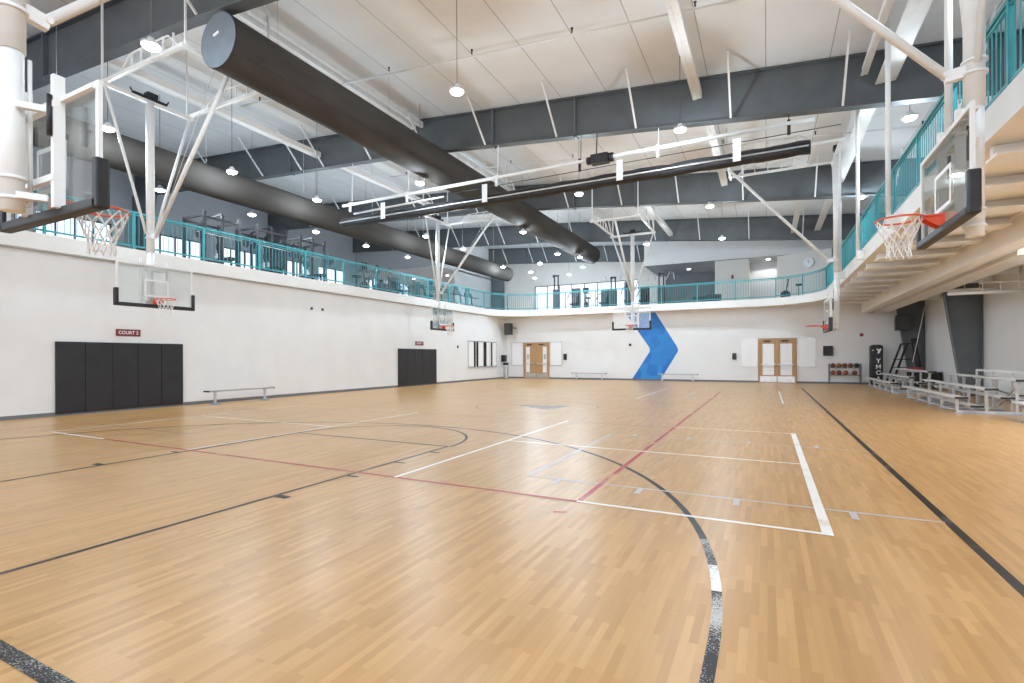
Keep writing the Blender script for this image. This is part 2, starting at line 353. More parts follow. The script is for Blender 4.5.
# upper floor plate: edge follows the left wall, turns a quarter round, runs along the far wall and back on the right
EX0, EX1, EY = XL + .16, 2.52, 30.9
edge = [(EX0, YB)]
for i in range(13):
    t = PI - i * PI / 24; edge.append((EX0 + 2.6 + 2.6 * math.cos(t), EY - 2.6 + 2.6 * math.sin(t)))
for i in range(15):
    t = PI / 2 - i * PI / 28; edge.append((EX1 - 3.1 + 3.1 * math.cos(t), EY - 3.1 + 3.1 * math.sin(t)))
edge.append((EX1, YB))
def slab_mesh():
    s = MB(); n = len(edge); outer = []
    for k, (x, y) in enumerate(edge):
        if k <= 7: outer.append((XU, y if k else YB))
        elif x < EX1 - 3.0 or k < n - 15: outer.append((x, YU))
        else: outer.append((XR, y))
    # spread the outline so that quads stay well shaped around the corners
    for k in range(1, 14): outer[k] = (XU, EY - 2.6 + (YU - EY + 2.6) * min(1, (k - 1) / 6)) if k <= 7 else (XU + (EX0 + 2.6 - XU) * (k - 7) / 6, YU)
    b0 = 14
    for k in range(b0, b0 + 15):
        i = k - b0
        outer[k] = (EX1 - 3.1 + (XR - EX1 + 3.1) * min(1, i / 7), YU) if i <= 7 else (XR, YU - (YU - EY + 3.1) * (i - 7) / 7)
    for z in (ZS0, ZS1):
        for p in edge: s.v.append((*p, z))
        for p in outer: s.v.append((*p, z))
    T = 2 * n
    for i in range(n - 1):
        s.m = 0; s._f([(i, i + 1, T + i + 1, T + i)], 0)                       # edge face
        s.m = 1; s._f([(T + i, T + i + 1, T + n + i + 1, T + n + i)], 0)       # top
        s.m = 2; s._f([(i, n + i, n + i + 1, i + 1)], 0)                       # underside
        s.m = 0; s._f([(n + i, T + n + i, T + n + i + 1, n + i + 1)], 0)
    return s
struct(slab_mesh().build('floor_upper', ['slab', 'grit', 'cream_soffit']))
# fine shadow joint under the slab edge, on the left wall
t = MB(); t.box(XL, YB, ZS0 - .03, XL + .12, EY - 3.2, ZS0); struct(t.build('trim_1', 'wall_grey'))

# upper outer walls
def windowed_wall(ax, c, thick, a0, a1, z0, ztop, wins, name, mat):
    """wall on plane ax=c from a0 to a1 with rectangular openings wins = [(lo, hi, zlo, zhi)]"""
    s = MB(); cur = a0
    def put(lo, hi, zl, zh):
        if hi - lo < 1e-3 or zh - zl < 1e-3: return
        if ax == 'x': s.box(min(c, c + thick), lo, zl, max(c, c + thick), hi, zh)
        else: s.box(lo, min(c, c + thick), zl, hi, max(c, c + thick), zh)
    for lo, hi, zl, zh in wins:
        put(cur, lo, z0, ztop); put(lo, hi, z0, zl); put(lo, hi, zh, ztop); cur = hi
    put(cur, a1, z0, ztop)
    return struct(s.build(name, mat))
wn = [0]
def window(ax, c, lo, hi, zl, zh, nm, fmat='dark_metal', dep=.12, gl='pane'):
    wn[0] += 1
    r = bpy.data.objects.new('window_%d' % wn[0], None); COL.objects.link(r); struct(r)
    f = MB()
    def B(l, h, z0, z1, d0=-dep / 2, d1=dep / 2):
        (f.box(c + d0, l, z0, c + d1, h, z1) if ax == 'x' else f.box(l, c + d0, z0, h, c + d1, z1))
    t = .05
    B(lo, hi, zl, zl + t); B(lo, hi, zh - t, zh)
    for i in range(nm + 1):
        u = lo + (hi - lo - t) * i / nm; B(u, u + t, zl + t, zh - t)
    f.build('window_frame', fmat, r)
    g = MB()
    if ax == 'x': g.box(c - .006, lo + t, zl + t, c + .006, hi - t, zh - t)
    else: g.box(lo + t, c - .006, zl + t, hi - t, c + .006, zh - t)
    g.build('window_pane', gl, r)
    return r
ZT = 12.0
LW = [(4.0, 6.6), (8.3, 10.9), (11.4, 14.6), (16.2, 19.6), (20.4, 23.4), (24.8, 27.6), (28.6, 31.4), (34.0, 40.0)]
windowed_wall('x', XU, -.25, YB, YU, ZS1, ZT, [(a, b, 5.7, 8.7) for a, b in LW], 'wall_upper_left', 'wall_grey')
for a, b in LW: window('x', XU - .12, a, b, 5.7, 8.7, max(2, round((b - a) / .9)))
FW = [(-18.4, -9.2, 4.9, 7.72)]
windowed_wall('y', YU, .25, XU, XR, ZS1, ZT, FW, 'wall_upper_far', 'wall_cream')
window('y', YU + .12, -18.4, -9.2, 4.9, 7.72, 8)

# side rooms on the upper floor
s = MB(); s.box(XU, 32.5, 8.65, -22.6, 32.7, ZT); struct(s.build('wall_upper_side', 'wall_grey'))
s = MB(); s.box(XU, 32.7, 8.55, -22.6, 40.9, 8.65); struct(s.build('ceiling_side', 'wall'))
s = MB(); s.box(-22.8, 34.6, ZS1, -22.6, YU, ZT); s.box(-22.8, 32.7, 8.65, -22.6, 34.6, ZT); struct(s.build('wall_upper_inner', 'wall'))
s = MB(); s.box(-22.5, YU - .5, ZS1, -21.4, YU - .02, 10.6); struct(s.build('trim_2', 'column'))

# bulkhead above the far gallery, its soffit, and the white partition walls
BY = 35.6
s = MB(); s.box(-7.6, BY, 7.78, XR, BY + .15, 10.4); struct(s.build('wall_bulkhead', 'wall'))
s = MB(); s.box(-7.6, BY + .15, 7.78, XR, YU, 7.9); struct(s.build('ceiling_soffit', 'wall_grey'))
s = MB(); s.box(-7.6, BY + .15, 7.9, -7.4, YU, 10.4); struct(s.build('wall_bulkhead_return', 'wall_grey'))
s = MB(); s.box(-7.0, 40.4, ZS1, -2.6, 40.6, 7.78); struct(s.build('wall_recess', 'column'))  # dark slate colour stands in for the shade at the back of the recess
s = MB(); s.box(-3.05, BY + .4, ZS1, -1.05, BY + .6, 7.78); s.box(-3.05, BY + .6, ZS1, -2.9, 40.5, 7.78); struct(s.build('wall_partition_1', 'wall_cream'))
s = MB(); s.box(-1.05, BY + 2.2, ZS1, .75, BY + 2.35, 7.78); struct(s.build('wall_partition_2', 'wall_grey'))
s = MB()
s.prism([(.6, BY + .5), (3.4, BY - .9), (3.5, BY - .75), (.7, BY + .65)], 'z', ZS1, 7.78); s.box(-1.1, BY + .5, ZS1, -1.0, BY + 2.2, 7.78); s.box(.62, BY + .6, ZS1, .72, BY + 2.2, 7.78)
struct(s.build('wall_partition_3', 'wall_cream'))

# ------------------------------------------------------------------ roof lining
s = MB(); Y1 = YU + .3
for x0, x1 in ((XU - .3, RIDGE), (RIDGE, XR + .3)):
    a = len(s.v)
    s.v += [(x, y, zc(x) + dz) for dz in (0, .12) for x, y in ((x0, YB), (x1, YB), (x1, Y1), (x0, Y1))]
    s._f([(0, 1, 2, 3), (7, 6, 5, 4), (0, 4, 5, 1), (1, 5, 6, 2), (2, 6, 7, 3), (3, 7, 4, 0)], a)
struct(s.build('ceiling', 'ceiling'))

# ------------------------------------------------------------------ roof steel
where = ['behind the viewer', 'nearest, crossing the top left corner of the view', 'second from the viewer, across the middle of the roof', 'third from the viewer, behind the rolled curtain',
         'fourth, just in front of the white bulkhead', 'farthest, above the gallery windows']
for k, y in enumerate(RAFT):
    if k == 0: continue
    r = thing('roof_rafter', 'slate grey tapered steel roof rafter, ' + where[k], 'beam', (0, y, 0), 0, 'slate grey roof rafters')
    s = MB()
    xs = [XU, RIDGE, 6.9]
    for i in range(2):
        x0, x1 = xs[i], xs[i + 1]
        a = len(s.v)
        def slabp(h0, h1, hw):                       # plate following the slope
            a = len(s.v); s.v.extend([(x, dy, z) for dy in (-hw, hw) for x, z in ((x0, h0(x0)), (x1, h0(x1)), (x1, h1(x1)), (x0, h1(x0)))])
            s._f([(0, 1, 2, 3), (7, 6, 5, 4), (0, 4, 5, 1), (1, 5, 6, 2), (2, 6, 7, 3), (3, 7, 4, 0)], a)
        slabp(lambda x: zb(x), lambda x: zc(x) - .02, .012)
        slabp(lambda x: zb(x) - .02, lambda x: zb(x) + .015, .14)
        slabp(lambda x: zc(x) - .06, lambda x: zc(x) - .02, .14)
    s.build('web', 'rafter', r)
    s = MB()
    for x in (-18.85, -8.6, -5.55): MB().box(x - .03, -.14, zb(x) - .06, x + .03, .14, zc(x) - .03).build('splice_plate', 'column', r)
    # flange braces: thin angles from the purlins to the bottom flange
    for x in (4.4, 1.78, -.89, -3.56, -6.17, -8.88, -11.5, -14.16, -16.77, -18.1, -20.6, -23.8, -27.0):
        if k == 1 and x < -13: continue
        MB().bar((x, -1.35, zc(x) - .05), (x, -.13, zb(x) + .02), .05, .05).build('flange_brace', 'white', r)
    if k in (1, 2, 3, 4):
        s = MB()
        for sgn in (1,):
            s.prism([(6.98, 0 if k != 1 else 0), (6.42, 0), (5.35, zb(5.3)), (6.98, zb(7))], 'y', -.012, .012)
            s.prism([(6.42, 0), (6.45, 0), (5.39, zb(5.3)), (5.35, zb(5.3))], 'y', -.14, .14)
            s.prism([(6.95, 0), (6.98, 0), (6.98, zb(7)), (6.95, zb(7))], 'y', -.14, .14)
        tag(s.build('wall_column', 'column'), 'slate grey tapered steel wall column on the right wall, ' + ['', 'beside the viewer', 'nearer to the viewer than the bleachers', 'behind the front bleacher', 'in the far right corner with the loudspeaker'][k], 'column', 'slate grey wall columns').location = (0, y if k != 4 else 31.62, 0)
    if k in (1, 2, 3):
        s = MB(); s.prism([(XU + .02, ZS1), (XU + .9, ZS1), (XU + 1.9, zb(XU + 1.9)), (XU + .02, zb(XU))], 'y', -.14, .14)
        tag(s.build('wall_column', 'column'), 'slate grey steel column on the upper left outer wall, ' + ['', 'beside the near training rack', 'between the gallery windows', 'near the far end of that wall'][k], 'column', 'upper wall columns').location = (0, y, 0)

# white box purlins running along the hall (between rafters)
def purlin(x, y0, y1, w_, label, dz=-.55, h=.2):
    s = MB(); s.bar((x, y0, zc(x) + dz), (x, y1, zc(x) + dz), w_, h)
    s.bar((x - w_ * .5, y0, zc(x) + dz - h * .5), (x - w_ * .5, y1, zc(x) + dz - h * .5), w_ * .5, .02)
    tag(s.build('roof_purlin', 'white'), label, 'beam', 'white steel beams under the roof')
purlin(-1.75, 7.3, 15.55, .2, 'white steel beam under the roof, between first and second grey rafters, near the middle', -.55)
purlin(-1.6, 15.85, 23.95, .2, 'white steel beam under the roof, above the right half of the rolled curtain', -.55)
purlin(2.72, 3.0, 15.55, .34, 'wide cream steel beam at the top right, beside the hanging rods', -.75)
purlin(2.25, 3.0, 15.55, .12, 'narrow white steel beam just left of the wide one, top right', -.5)
purlin(2.6, 15.85, 23.95, .3, 'wide white steel beam beyond the second rafter, on the right', -.7)
purlin(2.5, 24.25, 32.1, .24, 'wide white steel beam in front of the far bulkhead, right one', -.8)
purlin(1.35, 24.25, 32.1, .2, 'wide white steel beam in front of the far bulkhead, left one', -.9)
purlin(-5.2, 24.25, 32.1, .2, 'white steel beam above the far backboard', -.95)
purlin(-17.0, 7.3, 15.55, .22, 'white steel beam left of the big duct, ending at the second rafter', -.8)
purlin(-12.0, 4.0, 15.55, .2, 'long white steel rail above the big duct, nearer part', -.28)
purlin(-11.6, 4.0, 15.55, .08, 'slim white steel rail beside the long duct rail', -.25)
purlin(-12.0, 15.85, 23.95, .2, 'long white steel rail above the big duct, part beyond the second rafter', -.28)
purlin(-17.0, 15.85, 23.95, .2, 'white steel beam above the left duct, beyond the second rafter', -.8)

# sprinkler pipes
def sprinkler(y, x0, x1, label):
    r = thing('sprinkler_pipe', label, 'pipe', (0, y, 0), 0, 'white sprinkler pipes')
    MB().tube([(x0, 0, zc(x0) - .32), (x1, 0, zc(x1) - .32)], .03, 8).build('pipe', 'white', r)
    x = x0 + 1
    while x < x1:
        s = MB(); s.tube([(x, 0, zc(x) - .30), (x, 0, zc(x) - .2)], .02, 8); s.disc((x, 0, zc(x) - .2), .035, .012, 10); s.build('sprinkler_head', 'dark_metal', r); x += 2.9
sprinkler(11.9, -16.9, 6.5, 'white sprinkler pipe across the roof between first and second rafters')
sprinkler(20.0, -16.9, 6.5, 'white sprinkler pipe across the roof behind the second rafter')
sprinkler(27.6, -16.9, 6.5, 'white sprinkler pipe across the roof behind the third rafter')
sprinkler(4.0, -16.9, 6.5, 'white sprinkler pipe nearest the viewer')
# diagonal roof rods
for x0, y0, x1, y1, lb in ((-1.0, 7.5, 5.5, 14.9, 'upper right, running towards the second rafter'), (-16.5, 15.2, -10.5, 7.6, 'above the big duct'), (-4.5, 23.6, -10, 16.2, 'above the rolled curtain'), (5.5, 16.3, 0.2, 23.4, 'right half, behind the second rafter')):
    s = MB().tube([(x0, y0, zc(x0) - .1), (x1, y1, zc(x1) - .1)], .014, 6)
    tag(s.build('bracing_rod', 'white'), 'thin diagonal bracing rod under the roof, ' + lb, 'rod', 'diagonal bracing rods')

# ------------------------------------------------------------------ fabric ducts
def duct(x, z, r, y0, y1, label, holes=True):
    t = thing('air_duct', label, 'duct', (x, y0, z), 0, 'dark fabric air ducts')
    n = 40; k = 90; s = MB()
    s.tube([(0, (y1 - y0) * i / k, 0) for i in range(k + 1)], r, n, False)
    s.build('duct_body', 'duct', t)
    c = MB(); c.tube([(0, -.035, 0), (0, 0.0, 0)], r * .985, n, True); c.build('end_cap', 'duct_end', t)
    c = MB(); c.tube([(0, .0, 0), (0, .05, 0)], r * 1.012, n, False); c.tube([(0, .38, 0), (0, .40, 0)], r * 1.006, n, False); c.build('end_band', 'duct', t)
    if holes:
        h = MB(); ang = math.radians(-36)
        for i in range(95):
            yy = .35 + .1 * i * (1 + i * .004)
            p = Vector((math.cos(ang) * r, yy, math.sin(ang) * r)); d = Vector((math.cos(ang), 0, math.sin(ang)))
            h.tube([p - d * .01, p + d * .006], .028, 6)
        h.build('air_holes', 'black', t)
        m = MB(); m.bar((-.13, -.045, .12), (.05, -.045, .16), .02, .05, up=(0, 0, 1)); m.build('maker_plate', 'sign_white', t)
    s = MB()
    y = 1.5
    while y < y1 - y0:
        s.tube([(0, y, r), (0, y, zc(x) - z)], .008, 5); y += 4.1
    s.build('hanger_wire', 'alu', t)
    return t
duct(-10.75, 8.48, .60, 7.05, 33.6, 'large dark grey fabric air duct with round slate end cap, over the court')
duct(-17.2, 7.62, .52, -3.0, 33.4, 'dark grey fabric air duct running above the left balcony rail', False)

# ------------------------------------------------------------------ pendant lamps
LAMPS = [(-10.81, 5.7), (-6.38, 9.88), (-15.76, 10.76), (-15.73, 7.22), (-15.65, 14.2), (-19.72, 14.36), (-19.79, 10.72), (-2.08, 14.3), (-6.32, 18.21), (-2.06, 22.14),
         (-10.9, 14.47), (-5.85, 27.97), (-2.06, 28.47), (3.32, 16.3), (3.28, 23.58), (-19.64, 17.75), (-19.69, 21.25), (-19.62, 24.77), (-15.45, 20.98), (-15.38, 24.39),
         (-16.07, 30.56), (-10.7, 22.48), (-11.15, 28.2), (-10.3, 29.8), (-13.31, 30.55), (-15.23, 33.32), (-16.12, 36.01), (-11.22, 33.12), (-13.18, 35.67),
         (-2.07, -2.5), (-10.9, -2.5), (3.3, 8.6), (-2.6, 1.2), (3.3, .5)]  # this row: unseen pendants added for more light around the viewer
proto = None
def lamp_label(i, x, y):
    side = 'over the upper gallery on the left' if x < -18 else 'along the left rail' if x < -14.5 else 'beside the big duct' if x < -9.5 else 'over the court centre' if x < -5 else 'over the right part of the court' if x < 0 else 'above the right balcony'
    if i >= 29: return 'round lit pendant lamp hung out of view %s' % ['right of and behind the viewer', 'left of and behind the viewer', 'above the near right balcony', 'straight above the viewer', 'above the right balcony beside the viewer'][i - 29]
    row = sorted([l[1] for l in LAMPS[:29] if ('%s' % side) == ('over the upper gallery on the left' if l[0] < -18 else 'along the left rail' if l[0] < -14.5 else 'beside the big duct' if l[0] < -9.5 else 'over the court centre' if l[0] < -5 else 'over the right part of the court' if l[0] < 0 else 'above the right balcony')])
    names = ['nearest', 'second nearest', 'third nearest', 'fourth nearest', 'fifth nearest', 'sixth nearest', 'seventh nearest', 'eighth nearest', 'ninth nearest', 'tenth nearest']
    return 'round lit pendant lamp, %s of those hung %s' % (names[row.index(y)], side)
for i, (x, y) in enumerate(LAMPS):
    if proto is None:
        t = thing('pendant_lamp', '', 'lamp')
        s = MB(); s.disc((0, 0, .03), .17, .05, 24); s.disc((0, 0, .08), .11, .12, 16, .05); s.build('lamp_housing', 'lamp_body', t)
        dome(.15, .07, .03).build('lamp_lens', 'led', t)
        proto = t
    else:
        t = copy_tree(proto)
    zl = 7.6
    t.location = (x, y, zl); t['label'] = lamp_label(i, x, y); t['group'] = 'round pendant lamps'
    rod = MB().tube([(0, 0, .19), (0, 0, 8.48 - math.sqrt(.36 - (x + 10.75) ** 2) - zl if abs(x + 10.75) < .58 and y > 7 else zc(x) - zl)], .008, 6).build('hanging_rod', 'grey_base', t)
    ld = bpy.data.lights.new('lamp light', 'POINT'); ld.energy = 62; ld.shadow_soft_size = .08
    ld.color = (.75, .885, 1.0)
    lo = bpy.data.objects.new('lamp_light', ld); COL.objects.link(lo); lo.location = (0, 0, -.16); lo.parent = t
    ld = bpy.data.lights.new('lamp beam', 'SPOT'); ld.energy = 90; ld.shadow_soft_size = .1; ld.spot_size = math.radians(150); ld.spot_blend = .8; ld.color = (.75, .885, 1.0)
    lo = bpy.data.objects.new('lamp_beam', ld); COL.objects.link(lo); lo.location = (0, 0, -.16); lo.parent = t

# ------------------------------------------------------------------ basketball hoops
def hoop(x, y, rz, label, ztop=8.42, dz=0.0, net=True):
    t = thing('basketball_hoop', label, 'basketball hoop', (x, y, 0), rz, 'ceiling hung basketball hoops')
    Z0 = 2.88 + dz; Z1 = 3.98 + dz; W = .95; Q = dz
    g = MB().box(-W + .03, -.012, Z0 + .03, W - .03, 0, Z1 - .02).build('backboard_glass', 'glass', t)
    f = MB(); e = .05
    f.box(-W, -.03, Z1 - e, W, .004, Z1); f.box(-W, -.03, Z0, W, .004, Z0 + e)
    f.box(-W, -.03, Z0 + e, -W + e, .004, Z1 - e); f.box(W - e, -.03, Z0 + e, W, .004, Z1 - e)
    f.build('board_border', 'white', t)
    f = MB(); e = .045; a, b0, b1 = .305, 3.12 + Q, 3.58 + Q
    f.box(-a, 0, b1 - e, a, .004, b1); f.box(-a, 0, b0, a, .004, b0 + e); f.box(-a, 0, b0 + e, -a + e, .004, b1 - e); f.box(a - e, 0, b0 + e, a, .004, b1 - e)
    f.build('target_square', 'white_paint', t)
    p = MB(); p.box(-W - .03, -.07, Z0 - .05, W + .03, .045, Z0 + .045); p.box(-W - .045, -.07, Z0 - .05, -W + .045, .045, Z0 + .40); p.box(W - .045, -.07, Z0 - .05, W + .045, .045, Z0 + .40)
    p.build('edge_padding', 'black', t, .02)
    # rim with bracket
    R = .232; cy = .42
    r = MB(); r.tube([(R * math.cos(2 * PI * i / 32), cy + R * math.sin(2 * PI * i / 32), 3.05 + Q) for i in range(32)], .012, 8, closed=True)
    r.tube([(-.10, .19, 3.03 + Q), (-.06, .06, 2.99 + Q)], .012, 6); r.tube([(.10, .19, 3.03 + Q), (.06, .06, 2.99 + Q)], .012, 6)
    r.prism([(-.10, .012), (.10, .012), (.12, .20), (-.12, .20)], 'z', 3.035 + Q, 3.05 + Q)
    for q in (-.09, .075): r.prism([(.012, 2.90 + Q), (.03, 2.90 + Q), (.21, 3.03 + Q), (.21, 3.06 + Q), (.012, 3.06 + Q)], 'x', q, q + .015)
    r.box(-.10, .004, 2.89 + Q, .10, .02, 3.07 + Q)
    rim = r.build('rim', 'orange', t)
    if net:
        n = MB(); K = 12; H = .45
        def nr(u): return R * (1 - .52 * min(1, u * 1.35) + .06 * max(0, u - .74) * 4)
        for sgn in (1, -1):
            for k in range(K):
                pts = []
                for i in range(10):
                    u = i / 9; th = 2 * PI * (k + .5 + sgn * u * 2.6) / K; rr = nr(u)
                    pts.append((rr * math.cos(th), cy + rr * math.sin(th), 3.04 + Q - H * u))
                n.tube(pts, .006, 4, False)
        n.build('net', 'net', rim)
    # frame behind the board and mast
    ym = -.29
    s = MB()
    for xx in (-.33, .33):
        s.bar((xx, -.075, Z0 + .02), (xx, -.075, Z1 + .16), .055, .09)
    s.bar((-.36, -.1, Z1 - .12), (.36, -.1, Z1 - .12), .06); s.bar((-.36, -.1, Z0 + .30), (.36, -.1, Z0 + .30), .06)
    s.bar((-W + .03, -.05, Z1 - .06), (W - .03, -.05, Z1 - .06), .04)
    s.bar((-.20, -.10, Z1 - .14), (-.09, ym, Z1 - .14), .06); s.bar((.20, -.10, Z1 - .14), (.09, ym, Z1 - .14), .06)
    s.bar((-.20, -.10, Z0 + .12), (-.09, ym, Z0 + .12), .06); s.bar((.20, -.10, Z0 + .12), (.09, ym, Z0 + .12), .06)
    s.build('board_frame', 'white', t)
    for q in (-.33, .33): MB().tube([(q, -.14, Z0 + .68), (q, -.14, Z1 - .04)], .022, 8).build('height_adjuster', 'dark_metal', t)
    MB().tube([(0, ym + .13, Z0 + .1), (0, ym + .13, Z1 + .35)], .018, 8).build('lift_rod', 'white', t)
    s = MB(); s.tube([(0, ym, 2.86 + min(dz, 0)), (0, ym, 4.35)], .088, 20); s.tube([(0, ym, 4.35), (0, ym, ztop)], .10, 20)
    for z in (2.96, 3.15, 4.72, 4.86): s.tube([(0, ym, z), (0, ym, z + .03)], .105 if z < 4 else .122, 20)
    s.build('mast', 'white', t)
    zk = 4.78
    s = MB(); s.bar((0, ym + .08, zk), (0, -.02, zk - .03), .09, .13); s.tube([(-.06, -.03, zk), (.06, -.03, zk)], .035, 8)
    s.build('brace_bracket', 'white', t)
    MB().tube([(0, -.03, zk), (0, 3.05, ztop - .05)], .05, 12).build('front_brace', 'white', t)
    MB().tube([(0, -.03, zk - .05), (.3, 3.1, ztop + .1)], .007, 5).build('hoist_cable', 'alu', t)
    for sg in (-1, 1):
        MB().tube([(sg * 1.05, ym, ztop - .02), (sg * .10, ym, zk + .05)], .036, 10).build('side_brace', 'white', t)
    for sg in (-1, 1):
        s = MB(); xx = sg * 1.05
        s.bar((xx, ym - .15, ztop + .06), (xx, 3.18, ztop + .06), .08, .08)
        ar = [(xx, .45 + 2.4 * i / 12, ztop + .08 + .36 * min(1, 1.9 * math.sin(PI * i / 12))) for i in range(13)]
        s.tube(ar, .022, 6)
        for u in (.95, 1.35, 1.8, 2.25, 2.65): s.bar((xx, u, ztop + .08), (xx, u, ztop + .43), .035, .035)
        s.build('roof_truss', 'white', t)
    MB().bar((-1.15, ym, ztop), (1.15, ym, ztop), .09, .09).build('cross_bar', 'white', t); MB().bar((-1.15, 3.1, ztop), (1.15, 3.1, ztop), .08, .08).build('cross_bar', 'white', t)
    s = MB(); s.box(-.42, ym - .06, ztop + .07, .42, ym + .06, ztop + .12); s.box(-.16, ym - .1, ztop + .12, .1, ym + .1, ztop + .24); s.tube([(-.42, ym, ztop + .1), (-.48, ym, ztop + .22)], .02, 6); s.tube([(.42, ym, ztop + .1), (.48, ym, ztop + .2)], .02, 6)
    s.build('winch', 'black', t)
    # hangers to the roof
    mw = Matrix.Translation((x, y, 0)) @ Matrix.Rotation(rz, 4, 'Z')
    for xx, yy in ((-1.05, -.4), (1.05, -.4), (-1.05, 3.1), (1.05, 3.1)):
        wp = mw @ Vector((xx, yy, 0)); top = zc(wp.x) - .03
        MB().bar((xx, yy, ztop + .1), (xx, yy, top), .04, .04).build('roof_hanger', 'white', t)
    return t
hoop(-6.27, 2.40, 0, 'glass backboard with orange rim seen from behind, nearest on the left, facing down the court')
hoop(-14.62, 7.83, -PI / 2, 'glass backboard hung above the near black wall pads on the left')
hoop(-14.62, 21.25, -PI / 2, 'small distant glass backboard on the left wall side, by the far black wall pads')
hoop(-6.12, 25.6, PI, 'far end backboard in front of the blue chevron mural', 7.72)
hoop(1.86, 20.45, PI / 2, 'lowered distant backboard seen edge on at the right, near the far wooden doors', dz=-.52, net=False)
hoop(1.86, 7.62, PI / 2, 'large near right glass backboard with orange rim and white net, below the teal balcony rail', dz=.09)

# ------------------------------------------------------------------ divider curtain
t = thing('divider_curtain', 'rolled black divider curtain slung under a white pipe across the hall', 'curtain', (0, 15.5, 0))
X0, X1 = -15.6, 1.15
s = MB(); s.tube([(X0, 0, 7.74), (X1, 0, 7.74)], .06, 12); s.build('top_pipe', 'white', t)
s = MB(); s.tube([(X0 + .2, .42, 7.5), (-10.9, .42, 7.56)], .04, 8); s.build('stub_pipe', 'white', t)
s = MB(); s.tube([(X0 + .4, .12, 7.50), (1.75, .12, 7.52)], .012, 6); s.build('drive_shaft', 'dark_metal', t)
s = MB()
prof = [(-.14, 7.10), (-.05, 7.19), (.07, 7.18), (.15, 7.09), (.16, 6.97), (.11, 6.87), (.0, 6.82), (-.11, 6.86), (-.16, 6.96)]
n = 60; a = len(s.v)
for i in range(n + 1):
    x = X0 - .05 + (1.1 - X0) * i / n; sag = .025 * math.sin(i * 1.3) * (i % 3)
    for yy, zz in prof: s.v.append((x, yy * (1 + .12 * math.sin(i * 2.1)), zz + sag * .5))
m_ = len(prof)
for i in range(n): s._f([(i * m_ + j, i * m_ + (j + 1) % m_, (i + 1) * m_ + (j + 1) % m_, (i + 1) * m_ + j) for j in range(m_)], a, True)
s._f([tuple(range(m_)), tuple(n * m_ + j for j in reversed(range(m_)))], a)
s.build('rolled_curtain', 'black', t)
s = MB(); s.tube([(X0, -.19, 7.0), (1.0, -.19, 7.0)], .025, 8); s.build('bottom_batten', 'alu', t)
for x in (-13.3, -8.75, -4.0, -.72): MB().box(x - .10, -.23, 6.88, x + .10, -.20, 7.5).build('lift_strap', 'white', t)
for x in (-15.2, -12.3, -8.4, -5.35, -2.9, .55):
    s = MB(); s.bar((x, .1, 7.74), (x, .15, zb(x) - .02), .02, .02); s.bar((x, 0, 7.84), (x, 0, 7.44), .08, .06); s.build('pipe_hanger', 'dark_metal' if x in (.55, -5.35) else 'white', t)
s = MB(); s.box(-4.95, -.14, 7.58, -4.4, .14, 7.86); s.tube([(-5.1, 0, 7.72), (-4.95, 0, 7.72)], .12, 12); s.tube([(-4.4, 0, 7.72), (-4.25, 0, 7.72)], .14, 12); s.bar((-4.8, 0, 7.8), (-4.8, .1, zb(-4.8)), .03, .03)
s.build('winch_motor', 'dark_metal', t)

# ------------------------------------------------------------------ teal railings
def resample(pts, step):
    out = [Vector((*pts[0], 0))]; acc = 0
    P = [Vector((*p, 0)) for p in pts]
    for a_, b_ in zip(P, P[1:]):
        L_ = (b_ - a_).length; d = (b_ - a_) / L_ if L_ else Vector((0, 0, 0)); pos = step - acc
        while pos <= L_: out.append(a_ + d * pos); pos += step
        acc = (acc + L_) % step if L_ else acc
    return out
def offset_edge(o):
    res = []
    for i, p in enumerate(edge):
        a_ = Vector(edge[max(i - 1, 0)]); b_ = Vector(edge[min(i + 1, len(edge) - 1)]); d = (b_ - a_).normalized(); nrm = Vector((-d.y, d.x))
        res.append(tuple(Vector(p) + nrm * o))
    return res
OE = offset_edge(.07)
def railing(pts, label, bay=2.0):
    t = thing('balcony_railing', label, 'railing', (pts[0][0], pts[0][1], ZS1), 0, 'teal balcony railings')
    o = Vector((pts[0][0], pts[0][1], 0)); P = [p - o for p in resample(pts, .135)]; k = round(bay / .135)
    for b0 in range(0, len(P) - 1, k):
        seg = P[b0:b0 + k + 1]
        if len(seg) < 2: continue
        MB().bar(seg[0], seg[0] + Vector((0, 0, 1.05)), .06, .06).build('railing_post', 'teal', t)
        s = MB()
        for p in seg[1:-1]: s.bar(p + Vector((0, 0, .1)), p + Vector((0, 0, 1.0)), .014, .014)
        for z, hh in ((.10, .045), (1.0, .03)):
            q = [seg[0]] + seg[2:-1:3] + [seg[-1]]
            for u, v in zip(q, q[1:]): s.bar(u + Vector((0, 0, z)), v + Vector((0, 0, z)), .035, hh)
        s.build('picket_panel', 'teal', t)
    s = MB(); q = P[::3] + [P[-1]]
    for u, v in zip(q, q[1:]):
        if (v - u).length > 1e-4: s.bar(u + Vector((0, 0, 1.07)), v + Vector((0, 0, 1.07)), .06, .05)
    s.build('top_rail', 'teal', t)
    return t
railing([(OE[0][0], -2.0)] + OE[1:8], 'teal metal railing along the left balcony above the white wall')
railing(OE[7:22], 'teal metal railing along the far balcony between the two rounded corners')
railing(OE[21:-1] + [(OE[-1][0], -2.0)], 'teal metal railing along the right balcony, seen at a sharp angle')

